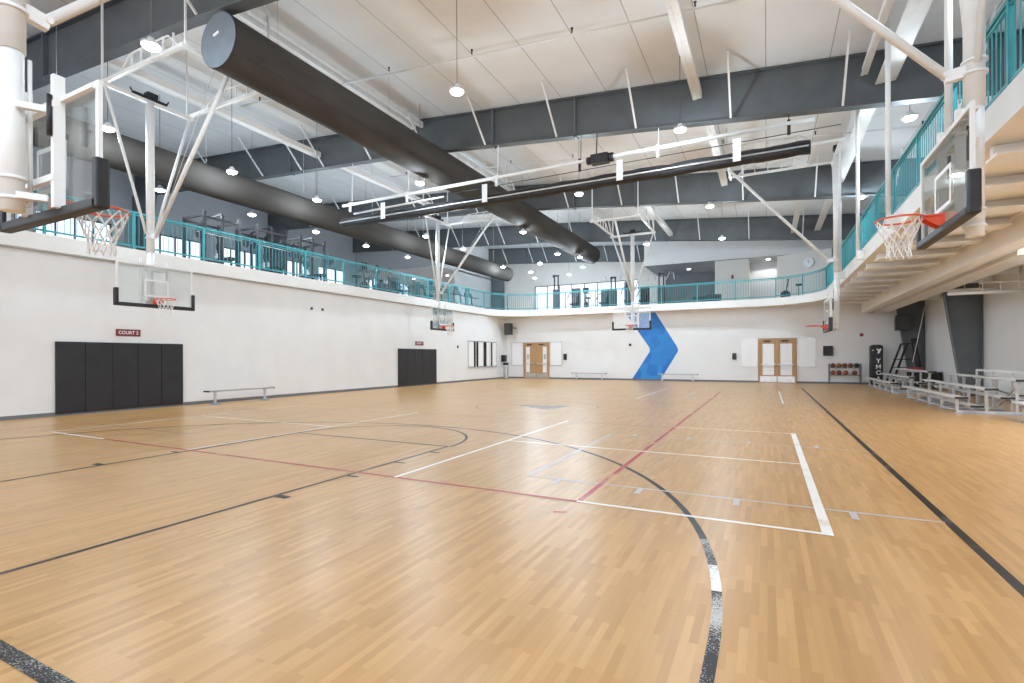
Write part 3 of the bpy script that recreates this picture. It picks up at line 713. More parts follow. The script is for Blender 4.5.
# ------------------------------------------------------------------ right balcony underside
for i in range(20):
    y = 1.0 + 1.55 * i
    s = MB(); s.box(EX1 + .12, y - .05, ZS0 - .16, 4.28, y + .05, ZS0 - .005); s.box(EX1 + .1, y - .24, ZS0 - .18, 4.28, y + .24, ZS0 - .15)
    nm_ = ['nearest', 'second', 'third', 'fourth', 'fifth', 'sixth', 'seventh', 'eighth', 'ninth', 'tenth', 'eleventh', 'twelfth', 'thirteenth', 'fourteenth', 'fifteenth', 'sixteenth', 'seventeenth', 'eighteenth', 'nineteenth', 'last'][i]
    if y < YF - 2: tag(s.build('floor_joist', 'joist'), '%s pale steel joist under the right balcony, counted from the viewer' % nm_, 'joist', 'joists under the right balcony')
s = MB()
s.box(4.42, YB, ZS0 - .50, 4.46, YF - .05, ZS0 - .03); s.box(4.3, YB, ZS0 - .54, 4.58, YF - .05, ZS0 - .50); s.box(4.3, YB, ZS0 - .03, 4.58, YF - .05, ZS0 - .005)
tag(s.build('balcony_girder', 'cream_soffit'), 'long cream steel girder under the right balcony, running the hall length', 'beam')
s = MB(); s.tube([(4.74, 2, ZS0 - .46), (4.74, YF - .1, ZS0 - .46)], .045, 10)
for y in range(4, 31, 3): s.bar((4.74, y, ZS0 - .46), (4.74, y, ZS0 - .01), .015)
tag(s.build('service_pipe', 'white'), 'white pipe hung alongside the cream girder under the right balcony', 'pipe')
s = MB(); s.box(4.95, 15.0, ZS0 - .52, 5.55, YF - .1, ZS0 - .30); s.box(4.93, 14.95, ZS0 - .54, 4.97, YF - .1, ZS0 - .26)
tag(s.build('cable_tray', 'cream_soffit', None, .02), 'flat cream metal tray hung beside the white pipe under the right balcony', 'tray')
for y in range(3, 31, 2):
    s = MB(); s.box(4.6, y - .08, ZS0 - .2, 6.95, y + .08, ZS0 - .005)
    if not any(abs(y - q) < .4 for q in (15.7, 24.1)): tag(s.build('floor_joist', 'joist'), 'pale joist between cream girder and right wall, %d metres along from the viewer' % y, 'joist', 'joists beyond the cream girder')
for y, z, lb in ((19.6, 3.35, 'above the front bleacher'), (22.6, 3.75, 'in front of the nearer grey column')):
    s = MB(); s.tube([(4.9 if z < 3.5 else 5.6, y, z), (6.98, y, z)], .05, 8); s.tube([(5.62, y, z + .28), (6.98, y, z + .28)], .02, 6)
    for x in (5.7, 6.1, 6.5): s.bar((x, y, z), (x, y, z + .28 if x == 6.1 else ZS0 - .01), .02, .02)
    tag(s.build('service_pipe', 'white'), 'white service pipes hung under the right balcony, ' + lb, 'pipe', 'pipes under the right balcony')
for y, lb in ((5.0, 'nearest the viewer'), (9.8, 'middle'), (13.2, 'nearest the front bleacher')):  # unseen lamps added to brighten the underside of the right balcony
    t = thing('fill_strip', 'white fill strip added out of view under the right balcony, the one ' + lb, 'lamp', (5.75, y, ZS0 - .26), 0, 'added fill strips under the right balcony')
    MB().box(-.08, -.6, .05, .08, .6, .24).build('lamp_housing', 'lamp_body', t, .01); MB().box(-.06, -.58, .03, .06, .58, .05).build('lamp_lens', 'fill_strip_lens', t)
    ld = bpy.data.lights.new('fill strip', 'AREA'); ld.energy = 120; ld.shape = 'RECTANGLE'; ld.size = .12; ld.size_y = 1.15; ld.color = (.9, .96, 1.0)
    lo = bpy.data.objects.new('lamp_light', ld); COL.objects.link(lo); lo.location = (0, 0, .02); lo.parent = t
# slender hangers that carry the right balcony edge
for y, lb in ((9.41, 'nearest, beside the near mast'), (13.5, 'second, left of the near backboard'), (17.6, 'third, beyond the near net'), (21.6, 'fourth, just behind the distant mast')):
    s = MB(); s.tube([(2.37, y, ZS0 + .1), (2.37, y, zc(2.37) - .03)], .05, 12); s.box(2.33, y - .08, ZS0 + .05, 2.52, y + .08, ZS0 + .3)
    tag(s.build('hanger_post', 'white'), 'white steel hanger post from balcony edge to roof, ' + lb, 'post', 'balcony hanger posts')

# ------------------------------------------------------------------ left wall: pads, signs, bench
def wall_pad(y0, y1, z1, label):
    t = thing('wall_pad', label, 'wall pad', (XL, y0, 0), 0, 'black gym wall pads')
    n = 5; w_ = (y1 - y0) / n
    for i in range(n): MB().box(.0, i * w_ + .004, .07, .055, (i + 1) * w_ - .004, z1).build('pad_panel', 'pad', t, .012)
    MB().box(0, 0, .05, .03, y1 - y0, .07).build('pad_ledge', 'dark_metal', t)
wall_pad(6.33, 9.52, 1.93, 'near black padded wall panels of five sections, below the hoop on the left')
wall_pad(19.9, 23.15, 1.93, 'far black padded wall panels, beyond the bench on the left wall')
def court_sign(y0, y1, z0, z1, txt, label):
    t = thing('court_sign', label, 'sign', (XL, (y0 + y1) / 2, (z0 + z1) / 2), 0, 'maroon court signs')
    MB().box(0, -(y1 - y0) / 2, -(z1 - z0) / 2, .02, (y1 - y0) / 2, (z1 - z0) / 2).build('sign_board', 'maroon', t, .008)
    mt = Matrix.Translation((.022, 0, 0)) @ Matrix.Rotation(PI / 2, 4, 'Z') @ Matrix.Rotation(PI / 2, 4, 'X')
    text_mesh(txt, (z1 - z0) * .66, .002, 'sign_lettering', 'sign_white', t, mt, sx=.92)
court_sign(7.70, 8.33, 2.12, 2.32, 'COURT 2', 'maroon sign reading COURT 2 above the near black pads')
court_sign(21.3, 22.0, 2.12, 2.32, 'COURT 1', 'small maroon court sign above the far black pads')

def bench(x, y, rz, L_, label, end='black'):
    t = thing('bench', label, 'bench', (x, y, 0), rz, 'aluminium team benches')
    MB().box(-L_ / 2, -.125, .41, L_ / 2, .125, .45).build('seat', 'bench_grey', t, .008)
    for sg in (-1, 1):
        MB().box(sg * L_ / 2 - .02, -.13, .405, sg * L_ / 2 + .02, .13, .455).build('end_cap', 'black', t)
        s = MB(); xx = sg * (L_ / 2 - .28)
        s.bar((xx, 0, .04), (xx, 0, .41), .06, .06); s.bar((xx, -.12, .40), (xx, .12, .40), .05, .03); s.build('leg', 'alu', t)
        MB().box(xx - .05, -.17, 0, xx + .05, .17, .04).build('foot', 'blue_foot', t)
bench(-15.75, 11.05, PI / 2, 2.35, 'aluminium bench standing along the left wall beyond the near pads')
bench(-10.2, 31.2, 0, 2.25, 'aluminium bench against the far wall, left one between doors and mural')
bench(-4.75, 31.2, 0, 2.3, 'aluminium bench against the far wall, partly in front of the blue chevron')

# small fittings on the walls
def fitting(name, x0, y0, z0, x1, y1, z1, mat, label, cat, bev=.01, extra=None):
    t = thing(name, label, cat, ((x0 + x1) / 2, (y0 + y1) / 2, z0))
    cx, cy = (x0 + x1) / 2, (y0 + y1) / 2
    MB().box(x0 - cx, y0 - cy, 0, x1 - cx, y1 - cy, z1 - z0).build('casing', mat, t, bev)
    if extra: extra(t, (x1 - x0), (y1 - y0), z1 - z0)
    return t
def speaker_face(ax):
    def f(t, dx, dy, dz):
        s = MB()
        if ax == 'y':
            s.box(-dx * .42, -dy / 2 - .012, dz * .05, dx * .42, -dy / 2, dz * .95)
        else: s.box(dx / 2 * (1 if ax == 'x' else -1) - .006, -dy * .42, dz * .05, dx / 2 * (1 if ax == 'x' else -1) + .006, dy * .42, dz * .95)
        s.build('grille', 'rubber', t)
    return f
fitting('loudspeaker', -16.1, 30.75, 3.02, -15.6, 31.1, 3.8, 'black', 'black loudspeaker in the far left corner under the balcony', 'loudspeaker', .02, speaker_face('y'))
MB_ = MB().bar((-15.7, 31.1, 3.5), (-15.7, YF, 3.5), .05); tag(MB_.build('speaker_bracket', 'dark_metal'), 'dark bracket holding the corner loudspeaker to the far wall', 'bracket')
fitting('loudspeaker', 5.75, 31.0, 2.75, 6.35, 31.46, 3.5, 'black', 'black loudspeaker on the far right grey column', 'loudspeaker', .02, speaker_face('y'))
fitting('towel_dispenser', XL + .01, 30.85, 1.15, XL + .28, 31.2, 1.62, 'black', 'small black dispenser on the left wall near the far corner', 'dispenser')
fitting('wall_panel', -12.15, YF - .09, 1.28, -11.93, YF, 1.68, 'dark_metal', 'dark control box on the far wall right of the left wooden doors', 'control box')
fitting('wall_panel', -1.78, YF - .08, 1.30, -1.56, YF, 1.66, 'dark_metal', 'dark control box on the far wall left of the right wooden doors', 'control box')
fitting('wall_cabinet', 2.70, YF - .14, 1.50, 3.14, YF, 2.02, 'black', 'square black box on the far wall above the ball rack', 'box')
fitting('fire_alarm', 4.35, YF - .05, 2.50, 4.50, YF, 2.66, 'maroon', 'small red fire alarm strobe right of the distant hoop', 'alarm')
fitting('fire_alarm', XR - .05, 25.4, 2.2, XR, 25.52, 2.35, 'maroon', 'small red fire alarm on the right wall between grey columns', 'alarm')
fitting('call_button', -7.75, YF - .05, 2.15, -7.61, YF, 2.30, 'dark_metal', 'tiny dark round call device on the far wall left of the chevron', 'call device')
fitting('call_button', XL, 25.3, 2.02, XL + .04, 25.42, 2.18, 'dark_metal', 'tiny dark call device on left wall before the glazed window', 'call device')
for yy, lb in ((14.52, 'left'), (15.08, 'right')):
    fitting('wall_hook', XL, yy, 3.42, XL + .05, yy + .09, 3.52, 'dark_metal', '%s one of two small dark hooks high on the left wall' % lb, 'hook')
fitting('waste_bin', -15.95, 30.3, 0, -15.65, 30.55, .95, 'steel', 'silver cylindrical waste bin with dark lid in the far left corner', 'bin', .05, lambda t, a, b, c: MB().box(-a * .52, -b * .52, c, a * .52, b * .52, c + .16).build('lid', 'black', t, .03))

# ------------------------------------------------------------------ left wall window and far doors
window('x', XL + .01, 26.5, 30.15, .82, 2.52, 4, 'alu', .1, 'screen')
r = bpy.data.objects['window_%d' % wn[0]]
for k in (0, 1.15, 2.2, 3.0):
    MB().box(XL + .018, 26.6 + k * 1.0, .9, XL + .024, 26.6 + k + .58, 2.45).build('frosted_strip', 'frost', r)
dn = [0]
def double_door(x0, x1, frost_all):
    dn[0] += 1; W = x1 - x0; H = 2.48
    d = bpy.data.objects.new('door_%d' % dn[0], None); COL.objects.link(d); d.location = ((x0 + x1) / 2, YF, 0); struct(d)
    w2 = W / 2
    f = MB(); f.box(-w2, -.07, 0, -w2 + .07, .0, H); f.box(w2 - .07, -.07, 0, w2, .0, H); f.box(-w2 + .07, -.07, H - .07, w2 - .07, 0, H); f.build('door_frame', 'oak', d)
    for sg in (-1, 1):
        lo = -w2 + .08 if sg < 0 else .005; hi = -.005 if sg < 0 else w2 - .08
        wl = hi - lo; a = .15 if frost_all else .20; z0, z1 = .42, H - .30
        if frost_all: g0, g1 = lo + a, hi - a
        else: g0, g1 = (lo + .10, lo + .10 + wl * .34) if sg < 0 else (hi - .10 - wl * .34, hi - .10)
        s = MB(); s.box(lo, -.05, .0, g0, -.01, H - .08); s.box(g1, -.05, 0, hi, -.01, H - .08); s.box(g0, -.05, 0, g1, -.01, z0); s.box(g0, -.05, z1, g1, -.01, H - .08)
        leaf = s.build('door_leaf', 'oak', d)
        MB().box(g0, -.035, z0, g1, -.025, z1).build('glazing', 'frost', leaf)
        MB().box(lo + .02, -.055, .03, hi - .02, -.05, .36).build('kick_plate', 'steel', leaf)
        s = MB(); s.bar((lo + .06, -.11, 1.02), (hi - .06, -.11, 1.02), .04, .05); s.bar((lo + .08, -.05, 1.02), (lo + .08, -.11, 1.02), .04); s.bar((hi - .08, -.05, 1.02), (hi - .08, -.11, 1.02), .04)
        s.build('push_bar', 'alu', leaf)
        MB().box(lo + .2, -.10, H - .19, lo + .55, -.05, H - .12).build('door_closer', 'dark_metal', leaf)
        if not frost_all: MB().box(g0 + .06, -.038, z0 + .9, g1 - .06, -.034, z0 + 1.25).build('notice', 'wall_grey', leaf)
double_door(-15.10, -13.18, False); double_door(-.44, 1.47, True)
def sidelite(x0, x1, label, mat='frost'):
    wn[0] += 1
    d = bpy.data.objects.new('window_%d' % wn[0], None); COL.objects.link(d); d.location = (0, YF, 0); struct(d)
    f = MB(); t_ = .035
    for a in ((x0, .88, x1, .88 + t_), (x0, 2.5 - t_, x1, 2.5), (x0, .88, x0 + t_, 2.5), (x1 - t_, .88, x1, 2.5)): f.box(a[0], -.03, a[1], a[2], 0, a[3])
    f.build('window_frame', 'steel', d); MB().box(x0 + t_, -.016, .88 + t_, x1 - t_, -.006, 2.5 - t_).build('window_pane', mat, d)
sidelite(-16.05, -15.13, ''); sidelite(-13.15, -12.25, ''); sidelite(-1.32, -.47, ''); sidelite(1.50, 2.35, '')

# blue chevron mural (paint on the wall)
s = MB(); s.prism([(-7.55, .1), (-5.80, .1), (-4.83, 1.72), (-4.78, 1.88), (-6.46, 1.9), (-6.50, 1.75)], 'y', YF - .008, YF - .002)
s.prism([(-6.46, 1.9), (-4.78, 1.88), (-4.83, 2.05), (-6.12, ZS0 - .02), (-7.95, ZS0 - .02), (-6.50, 2.05)], 'y', YF - .008, YF - .002)
tag(s.build('chevron_mural', 'mural'), 'large mottled blue chevron painted on the far wall', 'mural')

# ------------------------------------------------------------------ ball rack and balls
rx0, rx1, ry = 2.95, 4.33, 31.45
t = thing('ball_rack', 'dark steel two tier ball rack against the far wall', 'rack', ((rx0 + rx1) / 2, ry, 0))
hw = (rx1 - rx0) / 2
for xx in (-hw, hw):
    for yy in (-.2, .2): MB().bar((xx, yy, 0), (xx, yy, 1.08), .04).build('post', 'column', t)
for z in (.48, .86):
    s = MB()
    for yy in (-.11, .11): s.bar((-hw, yy, z), (hw, yy, z), .03)
    s.bar((-hw, -.2, z), (-hw, .2, z), .03); s.bar((hw, -.2, z), (hw, .2, z), .03); s.build('shelf_rail', 'column', t)
def ball(x, z, mat, label):
    t = thing('basketball', label, 'ball', (x, ry, z), 0, 'basketballs on the rack')
    MB().sphere((0, 0, 0), .12, 20, 12).build('ball_skin', mat, t)
    s = MB(); R = .1205
    for ax in range(3):
        s.tube([{0: (R * math.cos(a), R * math.sin(a), 0), 1: (R * math.cos(a), 0, R * math.sin(a)), 2: (0, R * math.cos(a), R * math.sin(a))}[ax] for a in [2 * PI * i / 24 for i in range(24)]], .003, 4, closed=True)
    s.build('seam', 'black', t)
for i, (m_, lb) in enumerate((('ball_b', 'brown ball, leftmost on the top tier of the ball rack'), ('ball_o', 'orange ball, second from left on the top tier of the ball rack'), ('ball_b', 'brown ball, middle of the top tier of the ball rack'), ('ball_b', 'brown ball, fourth from left on the top tier'), ('ball_k', 'black ball, rightmost on the top tier of the ball rack'))):
    ball(rx0 + .17 + .26 * i, .985, m_, lb)
for i, (m_, lb) in enumerate((('ball_o', 'orange ball, leftmost on the lower tier of the ball rack'), ('ball_b', 'reddish brown ball, second on the lower tier'), ('ball_o', 'orange ball, third on the lower tier of the ball rack'), ('ball_b', 'reddish brown ball, rightmost on the lower tier'))):
    ball(rx0 + .16 + (0, .28, .57, .96)[i], .605, m_, lb)

# padded post cover with lettering
t = thing('padded_post', 'tall black padded post with white emblem and letters YMC beside the ball rack', 'padded post', (4.95, 31.2, 0))
s = MB(); s.box(-.26, -.22, .03, .26, .22, 2.0); s.build('pad_cover', 'black', t, .05)
MB().tube([(0, 0, 2.0), (0, 0, 2.04)], .2, 16).build('top_plate', 'dark_metal', t)
def front(x, z): return Matrix.Translation((x, -.228, z)) @ Matrix.Rotation(PI / 2, 4, 'X')
for i, ch in enumerate('YMCA'): text_mesh(ch, .31, .002, 'lettering', 'sign_white', t, front(.06, 1.22 - .30 * i) @ Matrix.Rotation(-.0, 4, 'Z'))
s = MB(); y_ = -.229
s.prism([(-.03, 1.84), (.05, 1.84), (.10, 1.74), (.055, 1.70)], 'y', y_, y_ + .003); s.prism([(.115, 1.84), (.20, 1.84), (.09, 1.60), (.01, 1.60), (.05, 1.69)], 'y', y_, y_ + .003)
s.prism([(-.20, 1.78), (-.12, 1.78), (-.12, 1.75), (-.20, 1.75)], 'y', y_, y_ + .003)
s.build('emblem', 'sign_white', t)

# folded black frame (portable goal) next to the post
t = thing('folded_goal_frame', 'folded black steel goal frame leaning in the far right corner', 'frame', (5.5, 30.4, 0))
s = MB()
for xx in (0, .26):
    s.bar((-.35 + xx, -.2, .05), (.32 + xx * .9, .0, 2.05), .07); 
s.bar((.32, 0, 2.05), (.95, 0, 2.1), .07)
s.build('rail', 'black', t)
s = MB(); s.bar((.85, 0, 2.25), (1.15, .1, .35), .10); s.bar((.70, -.15, 2.2), (.98, -.1, .4), .08); s.box(.66, -.2, 2.12, .95, .05, 2.32); s.build('upright', 'black', t)
s = MB()
for z in (.5, .9, 1.3): s.bar((.05 + z * .1 - .2, -.1, z), (.75 + z * .05, -.1, z + .02), .04)
s.build('rung', 'dark_metal', t)
MB().box(-.45, -.3, 0, 1.2, .25, .06).build('base', 'black', t)
# equipment cart behind the bleachers
t = thing('equipment_cart', 'dark equipment cart with pale top behind the far bleacher', 'cart', (6.36, 29.0, 0))
MB().box(-.55, -.4, .25, .55, .4, .72).build('cart_body', 'black', t, .03)
MB().box(-.6, -.45, .74, .6, .45, .80).build('cart_top', 'alu', t, .01)
MB().box(-.62, -.5, .80, -.1, -.1, .95).build('folded_mat', 'red_pad', t, .03)
for xx in (-.45, .45):
    for yy in (-.32, .32): MB().tube([(xx - .02, yy, .06), (xx + .02, yy, .06)], .06, 12).build('caster', 'rubber', t); MB().bar((xx, yy, .06), (xx, yy, .26), .03).build('caster_fork', 'dark_metal', t)

# ------------------------------------------------------------------ bleachers
def bleacher(x, y0, y1, rows, label, guard=False):
    t = thing('bleacher', label, 'bleacher', (x, y0, 0), 0, 'low aluminium bleachers'); L_ = y1 - y0
    seats = [(0.0, .43), (.58, .66), (1.16, .89)][:rows]; feet = [(.30, .22), (.88, .45)][:rows - 1]
    for sx, sz in seats:
        s = MB().box(sx - .125, 0, sz - .04, sx + .125, L_, sz); s.build('seat_plank', 'alu_pale', t, .006)
        for yy in (0, L_): MB().box(sx - .13, yy - .02, sz - .05, sx + .13, yy + .02, sz + .005).build('end_cap', 'black', t)
    for sx, sz in feet:
        MB().box(sx - .125, 0, sz - .035, sx + .125, L_, sz).build('foot_plank', 'alu_pale', t, .006)
        for yy in (0, L_): MB().box(sx - .13, yy - .02, sz - .045, sx + .13, yy + .02, sz + .005).build('end_cap', 'black', t)
    nf = max(2, round(L_ / 1.6)); 
    for i in range(nf + 1):
        yy = .35 + (L_ - .7) * i / nf
        s = MB(); s.bar((-.02, yy, .045), (seats[-1][0] + .12, yy, .045), .05, .05)
        for sx, sz in seats: s.bar((sx, yy, .07), (sx, yy, sz - .04), .06, .06); s.bar((sx - .12, yy, sz - .06), (sx + .12, yy, sz - .06), .04, .04)
        for sx, sz in feet: s.bar((sx - .12, yy, sz - .055), (sx + .35, yy, sz - .055), .04, .04)
        s.build('support_frame', 'alu', t)
        MB().box(-.06, yy - .05, 0, seats[-1][0] + .16, yy + .05, .02).build('floor_runner', 'blue_foot', t)
    s = MB()
    for i in range(0, nf, 1):
        ya = .35 + (L_ - .7) * i / nf; yb = .35 + (L_ - .7) * (i + 1) / nf
        if i % 2 == 0: MB().bar((seats[-1][0] + .04, ya, seats[-1][1] - .1), (seats[-1][0] + .04, yb, .12), .04, .04).build('cross_brace', 'alu', t)
        s.bar((seats[0][0] + .03, ya, .06), (seats[0][0] + .03, yb, .06), .03, .03)
    s.build('base_tie', 'alu', t)
    if guard:
        s = MB(); gx = seats[-1][0] + .2
        s.bar((gx, 0, 1.04), (gx, L_ * .65, 1.04), .05, .05)
        for i in range(4): yy = L_ * .65 * i / 3; s.bar((gx, yy, .02), (gx, yy, 1.04), .045, .045)
        s.build('guard_rail', 'alu_pale', t)
bleacher(4.40, 16.55, 22.3, 3, 'low aluminium bleacher nearest the viewer, in front of the grey column', True)
bleacher(4.42, 24.2, 29.9, 3, 'low aluminium bleacher farther away, towards the padded post')
bleacher(5.15, 10.2, 15.6, 3, 'partly cropped aluminium bleacher at the right edge of the view')

# power cable and rope on right wall
s = MB().tube([(6.15, 27.4, 4.0), (5.65, 27.4, 1.2)], .012, 6); tag(s.build('hanging_rope', 'white'), 'thin white rope hanging diagonally before the right wall', 'rope')
s = MB().tube([(6.85, 24.0 - i * .6, .35 - .012 * i + .03 * math.sin(i)) for i in range(16)], .02, 6); tag(s.build('wall_cable', 'black'), 'black cable sagging low along the right wall behind the bleachers', 'cable')

# ------------------------------------------------------------------ upper floor exercise equipment
def squat_rack(x, y, label, plates=True):
    t = thing('power_rack', label, 'training rack', (x, y, ZS1), 0, 'dark steel training racks on the left balcony')
    H = 1.98
    for xx in (-.6, .6):
        for yy in (-.65, .0, .65):
            MB().bar((xx, yy, .03), (xx, yy, H + (.0 if xx < 0 else .08)), .085).build('upright', 'dark_metal', t)
    s = MB()
    for xx in (-.6, .6): s.bar((xx, -.65, H - .12), (xx, .65, H - .12), .07); s.bar((xx, -.65, .04), (xx, .65, .04), .07)
    for yy in (-.65, .65): s.bar((-.6, yy, H - .05), (.6, yy, H - .05), .07); s.bar((-.6, yy, .04), (.6, yy, .04), .07)
    s.bar((-.6, 0, H + .02), (.6, 0, H + .12), .05); s.build('cross_member', 'dark_metal', t)
    s = MB(); s.tube([(.7, -.98, 1.25), (.7, .98, 1.25)], .016, 8); s.build('barbell', 'alu', t)
    for yy, nn in ((-.92, 1), (.86, 1)):
        for j in range(nn): MB().tube([(.7, yy + j * .05, 1.25), (.7, yy + .04 + j * .05, 1.25)], .225, 20).build('weight_plate', 'rubber', t)
    for z in (.35, .75, 1.15, 1.6):
        MB().tube([(-.66, .70, z), (-.58, .70, z)], .2 - .03 * z, 16).build('stored_plate', 'rubber' if z != .75 else 'alu', t)
    s = MB(); s.box(-.1, -.16, .38, 1.25, .16, .46); s.bar((0, 0, 0), (0, 0, .38), .06); s.bar((1.1, 0, 0), (1.1, 0, .38), .06); s.box(-.05, -.2, 0, .05, .2, .04); s.box(1.05, -.2, 0, 1.15, .2, .04)
    s.build('bench_pad', 'teal' if False else 'black', t)
for x, y, lb in ((-18.3, 11.7, 'nearest dark training rack behind the left rail, right of the near hoop mast'), (-18.3, 13.75, 'middle one of three dark training racks behind the left rail'), (-18.3, 15.8, 'farthest of three dark training racks behind the left rail'), (-18.6, 5.6, 'dark training rack seen through the nearest net')):
    squat_rack(x, y, lb)

def bike(x, y, rz, label, big=False):
    t = thing('exercise_machine', label, 'exercise machine', (x, y, ZS1), rz, 'cardio machines on the balcony')
    s = MB(); s.box(-.55, -.06, 0, .55, .06, .08); s.box(-.5, -.3, 0, -.4, .3, .06); s.box(.4, -.25, 0, .5, .25, .06); s.build('base_frame', 'dark_metal', t)
    s = MB(); s.tube([(.28, -.06, .32), (.28, .06, .32)], .27, 18); s.build('flywheel_cover', 'rubber', t)
    s = MB(); s.bar((-.3, 0, .08), (-.22, 0, .82), .06); s.box(-.42, -.14, .82, -.08, .14, .92); s.build('saddle', 'black', t)
    s = MB(); s.bar((.35, 0, .1), (.22, 0, 1.2), .07); s.tube([(.15, -.28, 1.1), (.28, 0, 1.15), (.15, .28, 1.1)], .022, 8); s.build('handlebar', 'dark_metal', t)
    s = MB(); s.bar((.25, -.2, 1.35), (.25, .2, 1.35), .05, .34, up=(0, 0, 1)); s.build('console', 'screen', t)
def treadmill(x, y, rz, label):
    t = thing('treadmill', label, 'treadmill', (x, y, ZS1), rz, 'treadmills on the balcony')
    MB().box(-.9, -.38, .06, .8, .38, .2).build('deck', 'rubber', t, .03)
    for sg in (-1, 1):
        MB().bar((.7, sg * .4, .1), (.85, sg * .4, 1.25), .07).build('upright', 'dark_metal', t)
        MB().tube([(.85, sg * .38, 1.05), (.2, sg * .38, 1.0)], .028, 8).build('handrail', 'dark_metal', t)
    MB().bar((.85, -.42, 1.25), (.85, .42, 1.25), .10, .2).build('console', 'rubber', t)
    MB().bar((.9, -.26, 1.52), (.9, .26, 1.52), .04, .36).build('screen', 'screen', t)
    MB().box(.55, -.36, .0, .88, .36, .32).build('motor_cover', 'dark_metal', t, .04)
for i, y in enumerate((18.9, 19.8, 20.7)):
    bike(-17.9, y, .3 * i, ['exercise bike just past the training racks behind the left rail', 'second exercise bike past the training racks', 'third exercise bike past the training racks'][i])
def leg_machine(x, y, rz, label, tall=1.6, mat='dark_metal', shroud='rubber'):
    t = thing('weight_machine', label, 'weight machine', (x, y, ZS1), rz, 'weight machines on the balcony')
    MB().box(-.6, -.45, 0, .7, -.35, .08).build('base_rail', mat, t); MB().box(-.6, .35, 0, .7, .45, .08).build('base_rail', mat, t)
    MB().box(-.62, -.28, .0, -.36, .28, tall).build('weight_stack_shroud', shroud, t, .03)
    MB().box(.0, -.2, .42, .42, .2, .52).build('seat_pad', 'black', t, .02)
    s = MB(); s.bar((-.05, -.0, .5), (-.2, 0, 1.15), .34, .08, up=(1, 0, 0)); s.build('back_pad', 'black', t)
    s = MB(); s.bar((.2, 0, .06), (.2, 0, .42), .08); s.tube([(-.4, -.25, tall * .85), (.1, -.35, tall * .7), (.4, -.33, tall * .5)], .03, 8); s.tube([(-.4, .25, tall * .85), (.1, .35, tall * .7), (.4, .33, tall * .5)], .03, 8)
    s.build('press_arm', mat, t)
for i, (x, y) in enumerate(((-17.9, 21.9), (-19.6, 23.2), (-17.9, 24.3))):
    leg_machine(x, y, .4 * i, ['weight machine beside the exercise bikes on the left balcony', 'weight machine in front of the left gallery window', 'weight machine just before the distant left hoop mast'][i], 1.25, 'dark_metal', 'rubber')
for i in range(4):
    treadmill(-17.9, 26.0 + 1.45 * i, 0 if False else PI, 'treadmill with dark screen near the far left rounded corner, %s from the hoop mast' % ['first', 'second', 'third', 'fourth'][i])
def cable_tower(x, y, rz, label, H=2.3, arch=False, mat='dark_metal'):
    t = thing('cable_tower', label, 'cable machine', (x, y, ZS1), rz, 'cable machines on the far balcony')
    MB().box(-.5, -.4, 0, .5, -.28, .08).build('base', mat, t); MB().box(-.5, .28, 0, .5, .4, .08).build('base', mat, t)
    for sg in (-1, 1): MB().bar((0, sg * .14, .05), (0, sg * .14, H), .08).build('upright', mat, t)
    MB().box(-.18, -.22, .08, .12, .22, H * .62).build('weight_stack', 'rubber', t, .02)
    s = MB(); s.bar((0, -.19, H), (0, .19, H), .12, .1); s.bar((0, 0, H), (.55, 0, H - .05), .08); s.tube([(.5, -.04, H - .12), (.5, .04, H - .12)], .08, 12); s.build('pulley_arm', mat, t)
    if arch:
        s = MB()
        for sg in (-1, 1): s.tube([(.1, sg * .3, H * .8), (.1, sg * .55, H * 1.05), (.1, sg * .75, H * 1.0), (.1, sg * .8, H * .8)], .03, 8)
        s.build('grip_arm', 'alu', t)
far = [(-13.1, 32.9, 'cable', 'tall cable machine with overhead arm, left of the far gallery windows'),
       (-11.9, 33.2, 'leg', 'dark weight machine between the tall cable machine and the grey post'),
       (-10.9, 33.0, 'bike', 'low bike in front of the far gallery windows'),
       (-9.9, 33.4, 'leg', 'tall shrouded weight machine before the middle gallery window'),
       (-9.0, 32.7, 'arch', 'machine with two curved grips rising above the far railing'),
       (-8.1, 33.0, 'leg', 'dark weight machine right of the curved grip machine'),
       (-7.2, 33.4, 'leg', 'grey weight machine left of the far hoop mast'),
       (-5.9, 32.6, 'arch', 'machine with curved grips right behind the far hoop mast')]
for i, (x, y, k, lb) in enumerate(far):
    rz = -PI / 2
    if k == 'cable': cable_tower(x, y, rz, lb, 2.5)
    elif k == 'arch': cable_tower(x, y, rz, lb, 2.05, True)
    elif k == 'bike': bike(x, y, rz, lb)
    else: leg_machine(x, y, rz, lb, 1.45 + .2 * (i % 3))
for x, y, lb in ((-3.9, 35.0, 'low dark lounge seat inside the recess, left one'), (-2.9 - .1, 34.2, 'low dark lounge seat inside the recess, right one')):
    t = thing('lounge_seat', lb, 'seat', (x, y, ZS1), 0)
    MB().box(-.45, -.35, 0, .45, .35, .42).build('seat_block', 'rubber', t, .04); MB().box(-.45, .2, .42, .45, .35, .8).build('backrest', 'rubber', t, .04)
t = thing('exercise_machine', 'small bicycle like machine behind the railing near the right rounded corner', 'exercise machine', (1.2, 32.4, ZS1)); 
s = MB(); s.tube([(-.25, 0, .3), (-.25, .06, .3)], .26, 16); s.bar((-.25, 0, .3), (-.1, 0, 1.15), .06); s.bar((-.5, 0, .04), (.5, 0, .04), .08); s.build('frame', 'dark_metal', t)
s = MB(); s.box(.25, -.12, .78, .55, .12, .88); s.bar((.4, 0, .05), (.4, 0, .8), .05); s.build('saddle', 'black', t)
MB().tube([(-.15, -.22, 1.15), (-.05, 0, 1.18), (-.15, .22, 1.15)], .02, 8).build('handlebar', 'dark_metal', t)
